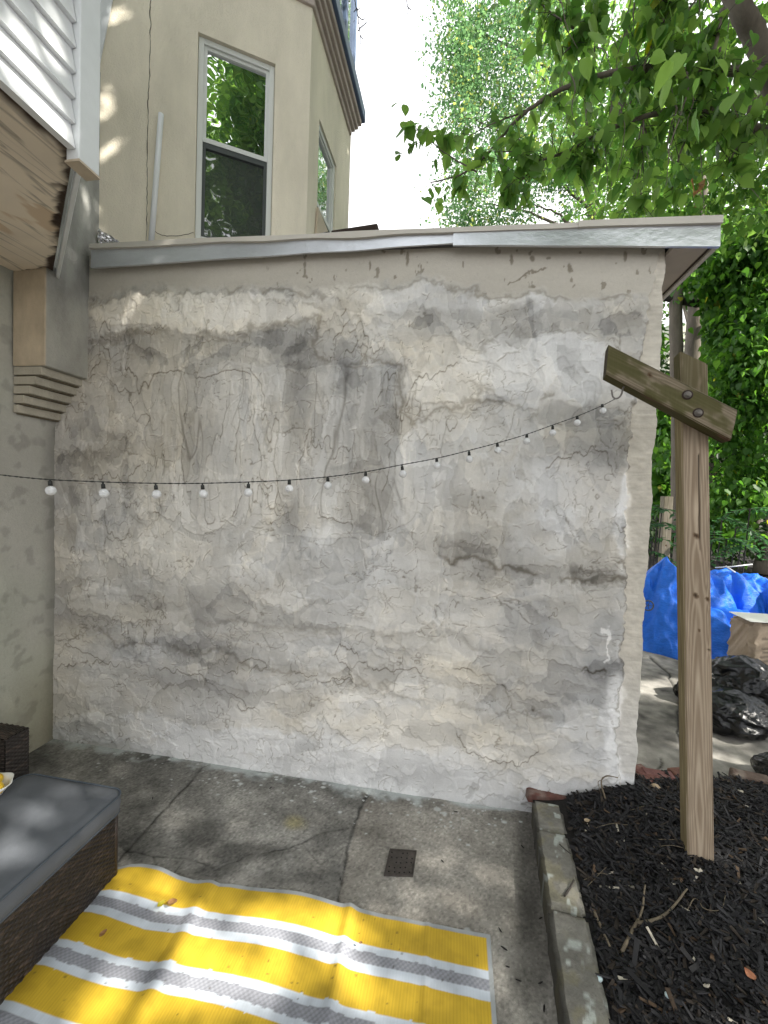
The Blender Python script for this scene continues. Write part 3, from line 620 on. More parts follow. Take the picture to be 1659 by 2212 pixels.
# ================================================================== GROUND
def patio():
    st = .0055; x0, x1, y0, y1 = -2.6, .47, .55, 2.26
    nx = int((x1-x0)/st); ny = int((y1-y0)/st)
    X, Y = np.meshgrid(np.linspace(x0, x1, nx), np.linspace(y0, y1, ny))
    P = np.stack([X, Y, np.zeros_like(X)], -1); px, py = topx(P)
    a = fbm(X*3, Y*3, 5, 1); a2 = fbm(X*12, Y*12, 4, 2); sp_ = fbm(X*120, Y*120, 2, 3)
    wx = (fbm(X*7, Y*7, 3, 4)-.5)*26; wy = (fbm(X*7, Y*7, 3, 5)-.5)*18; qx, qy = px+wx, py+wy
    T = .235+.26*(a-.5)+.22*(a2-.5)
    right = sst(-2, 2, px-np.interp(py, [1690, 1716, 1760, 1850, 1950, 2212], [805, 800, 775, 752, 728, 660]))
    T = T*(1-right)+right*(.275+.18*(a-.5)+.16*(a2-.5))
    col = T[..., None]*np.array([1, .975, .91]); col += right[..., None]*np.array([.012, .003, -.006])
    Z = (fbm(X*2, Y*2, 3, 2)-.5)*.008*(1-right)
    agg = sst(.62, .78, sp_); col *= (1+.50*(agg*(.75-.05*right))[..., None]); dk = sst(.40, .26, sp_); col *= (1-.42*(dk*(.8-.1*right))[..., None])
    for bx, by, rx, ry, dt in [(430, 1800, 46, 30, -.35), (530, 1842, 95, 24, -.42), (470, 1880, 60, 18, -.35), (620, 1815, 55, 24, .12), (610, 1720, 150, 26, .10), (690, 1765, 60, 40, .12), (300, 1660, 160, 34, -.18), (300, 1830, 50, 30, -.25), (200, 1650, 120, 20, -.1), (560, 1690, 60, 16, -.15), (700, 1690, 60, 14, -.22),
                               (1150, 2050, 50, 120, -.30), (1080, 1830, 70, 80, -.06), (900, 1770, 110, 30, .12), (950, 1960, 120, 50, .05), (1140, 1880, 30, 140, -.38), (820, 1800, 30, 60, -.1), (360, 1760, 60, 10, .14), (620, 1900, 80, 14, -.15)]:
        w = sst(1.4, .5, np.hypot((qx-bx)/rx, (qy-by)/ry)); col *= 1+(dt*1.35 if dt < 0 else dt)*w[..., None]
    # joints and cracks
    def line(pts, w, dark, depth, seed=1, jit=6):
        nonlocal col, Z
        jx = (fbm(X*20, Y*20, 3, seed)-.5)*jit; d_, s_ = segdist(px+jx, py+jx*.7, pts)
        k = np.exp(-(d_/(w*.72))**2)*(.55+.45*sst(.35, .6, vn(X*25, Y*25, seed))); col = col*(1-.85*dark*k[..., None]); Z = Z-depth*k
    line([(443, 1652), (400, 1700), (330, 1775), (262, 1850), (255, 1862)], 3.0, .85, .006, 1, 4)
    line([(805, 1700), (795, 1712), (775, 1755), (752, 1830), (728, 1950), (700, 2050)], 4.5, .8, .006, 2, 9)
    line([(340, 1650), (380, 1640), (415, 1634)], 2.6, .8, .004, 3, 4)
    line([(268, 1836), (330, 1850), (400, 1855), (450, 1868)], 2.6, .7, .004, 4, 8); line([(330, 1850), (345, 1892)], 2.2, .7, .004, 5, 6); line([(398, 1858), (372, 1892)], 2.2, .6, .004, 1, 6)
    line([(460, 1880), (530, 1848), (625, 1835), (690, 1800), (752, 1790)], 2.6, .55, .003, 2, 12); line([(650, 1820), (690, 1868), (750, 1828)], 2.0, .6, .003, 3, 8)
    line([(620, 1828), (720, 1740), (790, 1700)], 1.4, .25, .002, 6, 8); line([(432, 1675), (436, 1720)], 1.4, .4, .001, 7, 4)
    line([(335, 1778), (430, 1775)], 1.2, .3, .001, 7, 6)
    # dirt against the wall and under the kerb
    basel = np.interp(px, [118, 300, 500, 800, 1120], [1592, 1614, 1646, 1702, 1746])
    dw = py-basel; col *= (1-.35*np.exp(-((dw-14)/16.)**2)*sst(.4, .6, vn(X*9, Y*9, 2)+.1))[..., None]
    limew = sst(26, 4, dw+(fbm(X*16, Y*16, 3, 1)-.5)*46)*sst(.35, .5, vn(X*6, Y*6, 4)+.1); lime = np.array([.52, .56, .56]); col = col*(1-limew[..., None]*.8)+lime*limew[..., None]*.8
    # spilled plaster splats
    g = np.random.default_rng(8)
    for i in range(150):
        sx = g.uniform(200, 1130); sy = np.interp(sx, [118, 300, 500, 800, 1120], [1592, 1614, 1646, 1702, 1746])+abs(g.normal(0, 34))+6
        c = onz(sx, sy); r_ = g.uniform(.0022, .006)*(1.7 if g.random() < .12 else 1)
        i0 = int((c[0]-x0)/st); j0 = int((c[1]-y0)/st); k = 7; sl = (slice(max(j0-k, 0), j0+k), slice(max(i0-k, 0), i0+k))
        w = sst(1.3, .7, np.hypot((X[sl]-c[0])/(r_*g.uniform(1, 1.8)), (Y[sl]-c[1])/r_))[..., None]*.9; col[sl] = col[sl]*(1-w)+np.array([.58, .60, .60])*w
    for c in [(470, 1717, .010), (597, 1679, .012), (700, 1693, .012), (945, 1748, .018), (905, 1755, .010), (960, 1757, .014), (1000, 1768, .010), (528, 1707, .007), (1010, 2010, .012)]:
        q = onz(c[0], c[1]); w = sst(1.3, .7, np.hypot((X-q[0])/c[2], (Y-q[1])/c[2]*1.3)+.5*(a2-.5))[..., None]*.75; col = col*(1-w)+np.array([.55, .57, .57])*w
    ydb = sst(1.3, .3, np.hypot((qx-640)/26, (qy-1775)/18))[..., None]; col *= 1+ydb*np.array([.12, .05, -.3])
    col = np.clip(col, .012, .8); P[..., 2] = Z
    o = npmesh('patio', P.reshape(-1, 3), gridF(nx, ny), M['concrete'], None, col.reshape(-1, 3)); tag(o, kind='structure')
patio()
b = MB(); b.box((-6, -6, -.10), (.47, .55, -.008), (.24, .23, .21)); o = b.build('patio_near', M['concrete']); tag(o, kind='structure')
b = MB(); b.add([(-60, -60, -.12), (60, -60, -.12), (60, 60, -.12), (-60, 60, -.12)], [(0, 1, 2, 3)]); o = b.build('ground', M['soil']); tag(o, kind='structure')
PBX, PBY = 1.005, 1.80
def bedz(x, y): return .022*np.exp(-((x-PBX)**2+(y-PBY)**2)/.012)+.095+.115*sst(.48, .98, x)+.012*sst(1.6, 2.3, y)+.02*(fbm(x*4, y*4, 3, 2)-.5)
X, Y = np.meshgrid(np.linspace(.44, 3.6, 260), np.linspace(.3, 2.36, 180))
o = npmesh('mulch_bed', np.stack([X, Y, bedz(X, Y)-.006], -1).reshape(-1, 3), gridF(260, 180), M['soil']); tag(o, kind='structure')
def chips():
    n = 26000; g = np.random.default_rng(4)
    x = .50+2.3*g.random(n)**1.25; y = g.uniform(.7, 2.42, n); keep = (x/np.maximum(y, .3) < 1.1) & (x > .375+.10*(y-1.2)+.135)&~((y > 2.19) & (x < .935)) & (y < 2.285+.16*(x-.95)+.02*np.sin(x*23))
    x, y = x[keep], y[keep]; n = len(x)
    L = g.gamma(2.6, .0065, n)+.006; W2 = g.uniform(.0015, .0045, n)+L*.06; T2 = g.uniform(.0008, .0022, n)
    yaw = g.uniform(0, math.pi*2, n); pt = g.normal(0, .30, n); z = bedz(x, y)+g.uniform(-.003, .009, n)
    dx = np.stack([np.cos(yaw)*np.cos(pt), np.sin(yaw)*np.cos(pt), np.sin(pt)], 1); dy = np.stack([-np.sin(yaw), np.cos(yaw), g.normal(0, .4, n)], 1); dz = np.cross(dx, dy)
    C = np.stack([x, y, z], 1); V = []
    for (a, b_, c) in [(-1, -.6, -1), (1, -.35, -1), (1, .35, -1), (-1, .6, -1), (-1, -.6, 1), (1, -.35, 1), (1, .35, 1), (-1, .6, 1)]:
        V.append(C+dx*(a*L)[:, None]+dy*(b_*W2*1.6)[:, None]+dz*(c*T2)[:, None])
    V = np.stack(V, 1).reshape(-1, 3); f = np.array([(3, 2, 1, 0), (4, 5, 6, 7), (0, 1, 5, 4), (1, 2, 6, 5), (2, 3, 7, 6), (3, 0, 4, 7)])
    F = (f[None]+8*np.arange(n)[:, None, None]).reshape(-1, 4)
    tone = .010+.022*g.random(n)**2; c = tone[:, None]*np.array([1.0, .98, 1.08]); br = g.random(n) < .025; c[br] = np.array([.10, .065, .04])*g.uniform(.4, 1.2, (br.sum(), 1)); b2 = g.random(n) < .12; c[b2] = np.array([.036, .028, .022])*g.uniform(.5, 1.3, (b2.sum(), 1))
    wh = g.random(n) < .006; c[wh] = np.array([.5, .46, .38]); 
    o = npmesh('mulch', V, F, M['mulch'], None, np.repeat(c, 8, 0), False); tag(o, 'black shredded bark mulch covering the raised bed', 'mulch', kind='stuff')
chips()
# concrete path behind, terrain into the wood
def path():
    nx, ny = 420, 420; X, Y = np.meshgrid(np.linspace(.935, 5.2, nx), np.linspace(2.40, 6.6, ny)); Z = .135+.02*(fbm(X, Y, 3, 2)-.5)
    a = fbm(X*2.2, Y*2.2, 5, 3); a2 = fbm(X*14, Y*14, 3, 1); px, py = topx(np.stack([X, Y, Z], -1))
    T = .27+.42*(a-.5)+.30*(a2-.5)-.05*sst(.5, .7, fbm(X*.9, Y*1.4, 4, 5))
    cr = np.zeros_like(X)
    for pts in [[(1478, 1480), (1462, 1540), (1470, 1610), (1490, 1650), (1500, 1680)], [(1405, 1420), (1440, 1450), (1462, 1500)], [(1430, 1640), (1420, 1670), (1450, 1680), (1400, 1690)], [(1520, 1440), (1560, 1455), (1640, 1460)]]:
        d_, _ = segdist(px+(a2-.5)*16, py+(a2-.5)*10, pts); cr = np.maximum(cr, np.exp(-(d_/2.4)**2))
    T *= 1-.8*cr; dirt = sst(2.75, 2.45, Y+.25*(a-.5)); T *= 1-.35*dirt
    col = T[..., None]*np.array([1, .96, .88]); Z = Z-.01*cr
    o = npmesh('path', np.stack([X, Y, Z], -1).reshape(-1, 3), gridF(nx, ny), M['concrete'], None, col.reshape(-1, 3)); tag(o, kind='structure')
path()
X, Y = np.meshgrid(np.linspace(-14, 24, 80), np.linspace(6.2, 40, 80)); Z = .10+.09*np.clip(Y-7, 0, 40)+.3*(fbm(X*.5, Y*.5, 3, 2)-.5)*sst(6, 8, Y)
o = npmesh('woodland_floor', np.stack([X, Y, Z], -1).reshape(-1, 3), gridF(80, 80), M['soil']); tag(o, kind='structure')
X, Y = np.meshgrid(np.linspace(5.1, 24, 30), np.linspace(-3, 6.4, 30)); o = npmesh('yard_soil', np.stack([X, Y, .08+0*X], -1).reshape(-1, 3), gridF(30, 30), M['soil']); tag(o, kind='structure')

# kerb stones
def lump_box(name, c, size, rz, m, colr, seed, amp=.006, cuts=10, parent=None, colfn=None, tilt=(0, 0)):
    bm = bmesh.new(); bmesh.ops.create_cube(bm, size=1)
    bmesh.ops.scale(bm, vec=size, verts=bm.verts)
    bmesh.ops.bevel(bm, geom=bm.edges[:], offset=min(size)*.09, segments=2, affect='EDGES')
    mx = max(size); bmesh.ops.subdivide_edges(bm, edges=[e for e in bm.edges if e.calc_length() > mx/6], cuts=cuts, use_grid_fill=True)
    bmesh.ops.triangulate(bm, faces=[f for f in bm.faces if len(f.verts) > 4])
    me = bpy.data.meshes.new(name); V = np.array([v.co for v in bm.verts]); s = seed*3.7
    n1 = fbm(V[:, 0]*25+s, V[:, 1]*25+V[:, 2]*19, 3, seed); n2 = fbm(V[:, 1]*25+s, V[:, 2]*25-V[:, 0]*13, 3, seed+2)
    for v, a, b_ in zip(bm.verts, n1, n2):
        v.co += Vector(((a-.5), (b_-.5), (a-b_)*.7))*amp*2
    bm.to_mesh(me); bm.free(); me.polygons.foreach_set('use_smooth', [True]*len(me.polygons))
    a = me.color_attributes.new('Col', 'FLOAT_COLOR', 'POINT'); cc = np.ones((len(V), 4), np.float32)
    cc[:, :3] = colfn(V) if colfn else np.array(colr)*(1+.5*(n1[:, None]-.5)); a.data.foreach_set('color', cc.ravel())
    o = link(me, name, m, parent); o.location = c; o.rotation_euler = (tilt[0], tilt[1], rz); return o
def kx(y): return .367+(.434-.367)*(y-1.216)/(2.136-1.216)
kl = ['kerb stone nearest the wall, short and mossy beside the red brick', 'grey kerb stone with pale lichen patches and a twig on top', 'grey kerb stone with a dark stick across its far joint', 'grey kerb stone nearest the viewer with large white lichen spots']
rzk = -math.atan2(.434-.367, .92)
for i, (ya, yb) in enumerate([(1.955, 2.135), (1.572, 1.949), (1.16, 1.566), (.78, 1.154)]):
    yc = (ya+yb)/2; xc = kx(yc)+.066
    def cf(V, s=i):
        a = fbm(V[:, 0]*16+s*5, V[:, 1]*16, 4, s); b2 = fbm(V[:, 0]*22+s*9, V[:, 1]*22, 3, s+3)
        c = np.outer(.195+.16*(a-.5), [1, .97, .86]); ms = sst(.5, .7, b2)[:, None]; c = c*(1-ms*.4)+np.array([.22, .20, .11])*ms*.4
        li = sst(.66, .72, fbm(V[:, 0]*20+s*2, V[:, 1]*20+4, 3, s+1))[:, None]; c = c*(1-li*.8)+np.array([.46, .50, .47])*li*.8
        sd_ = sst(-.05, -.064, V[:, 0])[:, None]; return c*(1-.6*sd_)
    o = lump_box('kerb_stone', (xc, yc, .05), (.134, yb-ya, .14), rzk, M['stone'], None, i+1, .005, 26, None, cf)
    tag(o, kl[i], 'kerb stone', 'kerb stones edging the mulch bed')
def bcol(base):
    def f(V):
        a = fbm(V[:, 0]*30+base[0]*50, V[:, 1]*30+V[:, 2]*20, 4, 2); m_ = sst(.55, .7, a)[:, None]
        return np.outer(.7+.9*(a-.35), base)*(1-m_*.5)+np.array([.25, .22, .19])*m_*.5
    return f
bricks = [((1180, 1722, .10), (.20, .085, .05), .12, 'weathered red brick at the wall foot behind the kerb end', (.17, .075, .06)),
          ((1394, 1700, .17), (.09, .12, .06), .5, 'rough broken red brick touching the wall corner', (.18, .07, .055)),
          ((1422, 1690, .19), (.15, .06, .06), .0, 'red brick with whitish worn top between wall and post', (.22, .095, .085)),
          ((1468, 1688, .19), (.08, .07, .06), .3, 'small red brick piece just left of the post', (.19, .085, .06)),
          ((1622, 1702, .17), (.16, .06, .06), -.28, 'tilted brown brick right of the post at the bed edge', (.17, .12, .095))]
for i, (q, sz, rz, lb, bc_) in enumerate(bricks):
    p = onz(q[0], q[1], q[2]); o = lump_box('brick', (p[0], p[1]+sz[1]*.2, (.10 if i == 0 else .205)), sz, rz, M['brick'], None, i+2, .0022, 12, None, bcol(bc_), (.05*i, .08-.03*i)); tag(o, lb, 'brick', 'bricks edging the mulch bed')
def lump(name, c, r, m, colr, seed, amp=.15, sub=3, rz=0):
    bm = bmesh.new(); bmesh.ops.create_icosphere(bm, subdivisions=sub, radius=1)
    for v in bm.verts:
        k = 1+amp*2*(float(vn(v.co.x*1.7+seed*3.1, v.co.y*1.7+v.co.z*1.3, seed))-.5); v.co = Vector((v.co.x*r[0]*k, v.co.y*r[1]*k, v.co.z*r[2]*k))
    me = bpy.data.meshes.new(name); bm.to_mesh(me); bm.free(); me.polygons.foreach_set('use_smooth', [True]*len(me.polygons))
    a = me.color_attributes.new('Col', 'FLOAT_COLOR', 'POINT'); a.data.foreach_set('color', list((*colr, 1))*len(me.vertices))
    o = link(me, name, m); o.location = c; o.rotation_euler = (0, 0, rz); return o
stones = [((1415, 1704), (.030, .022, .032), (.33, .25, .16), 'tan rounded cobble standing beside the red bricks'), ((1484, 1700), (.014, .012, .012), (.36, .34, .30), 'small grey pebble tucked at the left foot of the post'),
          ((1562, 1695), (.018, .015, .014), (.30, .28, .25), 'grey pebble closest to the right side of the post'), ((1580, 1692), (.026, .020, .02), (.28, .25, .22), 'largest brown-grey pebble in the row right of the post'),
          ((1600, 1700), (.018, .015, .013), (.40, .37, .33), 'pale pebble between the brown-grey pebble and the tilted brick'), ((1590, 1705), (.012, .011, .010), (.42, .38, .33), 'tiny pale pebble in front of the pebble row')]
for i, (q, r_, c, lb) in enumerate(stones):
    p = onz(q[0], q[1]+6, .20); o = lump('pebble', (p[0], p[1], .205), r_, M['pebble'], c, i+1, .12, 3, i); tag(o, lb, 'pebble', 'pebbles along the bed edge')
for i, (q, lb) in enumerate([((1445, 2142), 'translucent glass bead in the middle of the near mulch'), ((1294, 2108), 'glass bead beside the near kerb stone')]):
    p = onz(q[0], q[1], .12+.04*(1-i)); o = lump('glass_bead', (p[0], p[1], float(bedz(p[0], p[1]))+.012), (.011, .009, .008), M['glassbead'], (1, 1, 1), i, .08, 3); tag(o, lb, 'glass bead', 'glass beads in the mulch')
# twigs
def twig(lines, r0_, r1, lab, m, zf, cat='twig', group=None):
    b = MB()
    for ln in lines:
        pts = []
        for q in ln:
            p = onz(q[0], q[1], zf); zz = float(bedz(p[0], p[1])) if zf > .09 else zf
            pts.append((p[0], p[1], zz+(q[2] if len(q) > 2 else .010)))
        pts = spline(pts, 5); n = len(pts); pts = [p+np.array([1, 1, .5])*.0018*(rng.random(3)-.5) for p in pts]
        rr = [r0_+(r1-r0_)*i/(n-1) for i in range(n)]; b.tube(pts, rr, 7)
    o = b.build('twig', m); tag(o, lab, cat, group); return o
G = 'twigs on the mulch'
twig([[(1345, 2040), (1365, 2005), (1385, 1975), (1392, 1935, .03)], [(1376, 1992), (1420, 1998), (1450, 1985), (1482, 1960, .02)]], .0062, .0028, 'forked grey twig lying across the middle of the mulch', M['twig'], .15, 'twig', G)
twig([[(1284, 1968), (1298, 2000), (1318, 2042)]], .0055, .004, 'straight brown stick beside the kerb with pale broken end', M['twig'], .12, 'twig', G)
twig([[(1259, 1815), (1300, 1812), (1325, 1808)]], .003, .002, 'short horizontal stick near the top of the mulch', M['twigdark'], .13, 'twig', G)
twig([[(1285, 1790), (1320, 1792), (1355, 1805)], [(1345, 1780), (1400, 1775), (1450, 1790)]], .0016, .001, 'thin pale straw stems curving below the wall corner', M['twig'], .15, 'twig', G)
twig([[(1480, 1990), (1500, 1965), (1520, 1990), (1555, 1995), (1566, 1960)]], .0018, .001, 'thin looping pale stem right of the forked twig', M['twig'], .17, 'twig', G)
twig([[(1262, 1895), (1300, 1890), (1340, 1915)], [(1268, 1910), (1310, 1880)]], .0014, .001, 'pair of crossed straw stems beside the kerb', M['twig'], .13, 'twig', G)
twig([[(1410, 1850), (1450, 1858), (1490, 1875)], [(1420, 1838), (1470, 1850)]], .0016, .001, 'straw stems lying against the foot of the post', M['twig'], .17, 'twig', G)
twig([[(1218, 1958, .04), (1230, 1940, .04), (1238, 1925, .045)]], .0042, .003, 'dark flat stick lying over the joint between two kerb stones', M['twigdark'], .09)
twig([[(1208, 1843, .04), (1220, 1855, .04), (1232, 1864, .04)]], .0022, .002, 'small dark twig on top of the second kerb stone', M['twigdark'], .09)
# withered stem by the wall
b = MB(); pts = spline([ony(x, y, 2.12) for x, y in [(1312, 1748), (1306, 1720), (1300, 1700), (1300, 1684), (1312, 1676), (1335, 1680)]], 6)
b.tube(pts, [.0035-.0014*i/len(pts)+.0015*vn(i*.8, 1, 1) for i in range(len(pts))], 6); pts = spline([ony(x, y, 2.11) for x, y in [(1300, 1684), (1292, 1690), (1296, 1706)]], 5); b.tube(pts, .0016, 5)
o = b.build('withered_stem', M['twig']); tag(o, 'withered brown plant stem curling over against the wall foot', 'dead stem')
# loose chips on the patio, each its own scrap
g = np.random.default_rng(21)
scraps = [((1128, 1830), 'left of the kerb, level with the drain grate'), ((1096, 2090), 'to the right of the rug corner, halfway to the kerb'), ((1120, 2120), 'longest one on the bare strip right of the rug'), ((1080, 2010), 'just above the far right rug corner'),
          ((1088, 2050), 'touching the right hem of the rug'), ((1168, 2125), 'lying at the foot of the nearest kerb stone'), ((1175, 2180), 'lowest in view beside the kerb'), ((985, 1755), 'near the wall foot above the grate'), ((956, 1862), 'just right of the drain grate'),
          ((1168, 1985), 'in the dirty corner where two kerb stones meet'), ((330, 1725), 'on the dark slab behind the ottoman'), ((585, 1703), 'on the dark slab near the wall, by white plaster drips'), ((735, 1900), 'in the joint between dark slab and pale slab'), ((880, 2000), 'right behind the far hem of the rug'), ((1138, 1748), 'beside the red brick at the kerb end')]
for i, ((sx, sy), w_) in enumerate(scraps):
    p = onz(sx, sy, 0); L = g.uniform(.007, .014)
    o = lump('bark_scrap', (p[0], p[1], .004), (L, L*g.uniform(.2, .35), .0022), M['mulch'], (.018, .016, .015), i % 6, .3, 1, g.uniform(0, 3.1)); tag(o, 'black bark scrap '+w_, 'bark scrap', 'bark scraps on the patio')
# drain grate
gp = [onz(*q)[:2] for q in ((842, 1836), (900, 1840), (892, 1895), (829, 1893))]
gc = np.mean(gp, 0); gr = empty('drain_grate', (gc[0], gc[1], 0), 'small square rusty drain grate set in the pale concrete slab', 'drain grate')
b = MB(); b.prism([tuple(gc+(np.array(q)-gc)*.93) for q in gp], -.004, .0045); b.build('plate', M['iron'], gr, .001); b = MB()
for i in range(4):
    p_, q_ = np.array(gp[i]), np.array(gp[(i+1) % 4]); pi_, qi_ = gc+(p_-gc)*.94, gc+(q_-gc)*.94; b.prism([tuple(p_), tuple(q_), tuple(qi_), tuple(pi_)], -.002, .0075)
b.build('rim', M['iron'], gr); b = MB()
b = MB()
for i in range(5):
    for j in range(5):
        u, v = (i+.7)/5.4, (j+.7)/5.4; c = (1-v)*((1-u)*gp[3]+u*gp[2])+v*((1-u)*gp[0]+u*gp[1])+rng.normal(0, .0016, 2)
        if rng.random() < .15: continue
        b.prism([(c[0]+.0036*math.cos(t), c[1]+.0036*math.sin(t)) for t in np.linspace(0, 6.283, 7)[:-1]], .0035, .0051)
b.build('holes', M['hole'], gr)

# ================================================================== RUG
def rug():
    xr, yt = .186, 1.528; st = .0042; x0 = -1.95; nx = int((xr-x0)/st); ny = int(1.15/st)
    X, Y = np.meshgrid(np.linspace(x0, xr, nx), np.linspace(yt-1.15, yt, ny)); S = yt-Y      # S: distance from far hem
    far = np.interp(X, [-1.35, -1.28, -1.05, -.84, -.5, -.2, .186], [-.055, -.03, -.04, -.004, .008, -.004, 0])   # hem creeps back to the left
    sh = .030*np.interp(X, [-1.4, -.9, -.5, .2], [0, .3, .2, 0])*0
    Yd = Y+far*np.exp(-S/.35)
    Z = .006+.0
    Z = Z+.016*np.exp(-((X+.905-.10*(S-.2))/.035)**2)*sst(0, .1, S+.08)+.012*np.exp(-((X+.34-.06*S)/.022)**2)
    Z = Z+.010*np.sin(X*9+S*3)*np.exp(-((X+.9)/.55)**2)+.013*(fbm(X*3.5, Y*3.5, 4, 2)-.4)+.004*(1-np.abs(2*fbm(X*9, Y*7, 3, 5)-1))+.004*np.exp(-((X+.04-.02*S)/.012)**2)
    Z = Z+.030*np.exp(-((X+1.14)/.14)**2)*np.exp(-(S/.045)**2)+.014*np.exp(-((X+1.1)/.2)**2)*np.exp(-((S-.11)/.03)**2)
    Z = np.maximum(Z, .004)
    bounds = [0, .014, .119, .144, .181, .208, .309, .334, .372, .397, .498, .523, .561, .587, .688, .713, .751, .777, .878, .903, .941, .967, 1.07, 1.2]
    kinds = 'bywgwywgwywgwywgwywgwyw'
    edge_w = (vn(X*60, Y*60, 1)-.5)*.0012
    k = np.searchsorted(bounds, np.clip(S+edge_w, 0.0005, 1.19))-1
    cm = {'y': (.66, .44, .035), 'w': (.62, .68, .76), 'g': (.30, .31, .35), 'b': (.36, .38, .39)}
    tab = np.array([cm[c] for c in kinds]); C = tab[np.clip(k, 0, len(kinds)-1)]
    isg = np.array([c == 'g' for c in kinds])[np.clip(k, 0, len(kinds)-1)]; isy = np.array([c == 'y' for c in kinds])[np.clip(k, 0, len(kinds)-1)]
    rib = .5+.5*np.sin(X/.0105*math.pi*2); chk = ((np.floor(X/.0085)+np.floor(S/.0085)) % 2)
    C = C*(1-.16*(isy*rib)[..., None]); C = C*(1+(isg*(chk*.26-.13))[..., None]); C = C*(1-.05*((~isg & ~isy)*rib)[..., None])
    soil = fbm(X*6, Y*6, 4, 3); C = C*(1-.16*sst(.42, .7, soil)-.10*sst(.5, .75, fbm(X*22, Y*22, 3, 6)))[..., None]; C = C*(1-.35*np.exp(-((X+1.31)/.05)**2))[..., None]  # soiling, plus contact shade beside the ottoman painted into the weave
    hem = sst(xr-.016, xr-.013, X)[..., None]; C = C*(1-hem)+np.array(cm['b'])*hem
    fold = np.exp(-((X+.905-.10*(S-.2)+.03)/.006)**2)+np.exp(-((X+.34-.06*S+.015)/.005)**2)
    g = np.random.default_rng(9)
    for i in range(70):
        cx, cs = g.uniform(-1.3, .17), g.uniform(.02, .5); r_ = g.uniform(.0015, .004); w = sst(1.5, .5, np.hypot(X-cx, S-cs)/r_)[..., None]*.7; C = C*(1-w)+np.array([.05, .04, .02])*w
    Z = Z+.0012*(isy*rib)+.0012*(isg*chk)
    P = np.stack([X, Yd, Z], -1); n = nx*ny
    V = P.reshape(-1, 3)
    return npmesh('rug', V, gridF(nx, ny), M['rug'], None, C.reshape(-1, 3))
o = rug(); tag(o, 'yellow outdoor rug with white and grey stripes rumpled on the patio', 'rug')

# fallen leaves on the rug
def leaf_obj(name, p, size, rz, m, colr, curl, lab, cat='leaf', group=None):
    nu, nv = 9, 7; V = []
    for j in range(nv):
        for i in range(nu):
            t = i/(nu-1); s = (j/(nv-1)-.5)*2; w = math.sin(math.pi*t**.8)*(1-.25*t)*.42
            V.append((size*(t-.5), size*w*s, .003+size*(curl*s*s*.35+curl*.5*(t-.5)**2+.03*math.sin(7*t+3*s))))
    me_o = npmesh(name, np.array(V), gridF(nu, nv), m, None, np.tile(colr, (nu*nv, 1))); me_o.location = p; me_o.rotation_euler = (0, 0, rz); return tag(me_o, lab, cat, group)
def rp(x, y): p = onz(x, y, .02); return (p[0], p[1], .026)
leaf_obj('fallen_leaf', rp(372, 1957), .034, .5, M['dryleaf'], (.3, .2, .1), .8, 'curled brown leaf on the grey stripe at the rug far end', 'leaf', 'fallen leaves on the rug')
leaf_obj('fallen_leaf', rp(349, 1958), .032, 1.1, M['leaf'], (.45, .42, .06), .4, 'yellow fallen leaf beside the curled brown leaf on the rug', 'leaf', 'fallen leaves on the rug')
leaf_obj('fallen_leaf', rp(223, 2023), .026, 1.3, M['dryleaf'], (.3, .2, .1), .6, 'tan crumpled leaf on the yellow stripe by the ottoman', 'leaf', 'fallen leaves on the rug')
leaf_obj('fallen_leaf', rp(779, 2043), .012, .3, M['dryleaf'], (.1, .05, .03), .9, 'tiny dark brown leaf on the white stripe at right', 'leaf', 'fallen leaves on the rug')
q = onz(1617, 2140, .17); leaf_obj('fallen_leaf', (q[0], q[1], float(bedz(q[0], q[1]))+.012), .035, 1.8, mat('orange_leaf', (.36, .15, .08), .8), (.5, .2, .1), .3, 'narrow orange leaf on the mulch at the lower right', 'leaf', 'fallen leaves on the mulch')
q = onz(1268, 1783, .13); leaf_obj('fallen_leaf', (q[0], q[1], float(bedz(q[0], q[1]))+.012), .03, .3, mat('tan_leaf', (.42, .33, .22), .8), (.4, .3, .2), .4, 'pale tan leaf scrap near the top of the mulch', 'leaf', 'fallen leaves on the mulch')

# ================================================================== OTTOMAN, SOFA END, BOWL
def wicker_face(o, du, dv, L, Hh, name, parent, seed=0, pitch=.0085):
    st = .0026; nu = max(int(L/st), 2); nv = max(int(Hh/st), 2); U, Vv = np.meshgrid(np.linspace(0, L, nu), np.linspace(0, Hh, nv))
    du = np.array(du, float); dv = np.array(dv, float); n = np.cross(du, dv)
    row = np.floor((Vv+.0012*np.sin(U*31+seed))/pitch); fr = (Vv+.0012*np.sin(U*31+seed))/pitch-row; ph = (U/.030+.5*(row % 2)); over = np.sin(2*math.pi*ph)
    prof = np.sqrt(np.clip(1-(2*fr-1)**2, 0, 1)); hgt = prof*(.0026+.0026*over); g = np.random.default_rng(seed)
    rt_ = g.random(4000)[(row.astype(int)*7+np.floor(ph).astype(int)*13) % 4000]
    tone = (.007+.015*rt_)*(.35+.65*prof)*(.8+.4*(over > 0)); C = tone[..., None]*np.array([1.25, .86, .66])
    br = (rt_ > .86)[..., None]; C = np.where(br, C*1.9, C)
    P = np.array(o)+U[..., None]*du+Vv[..., None]*dv+hgt[..., None]*n
    return P.reshape(-1, 3), gridF(nu, nv), C.reshape(-1, 3)
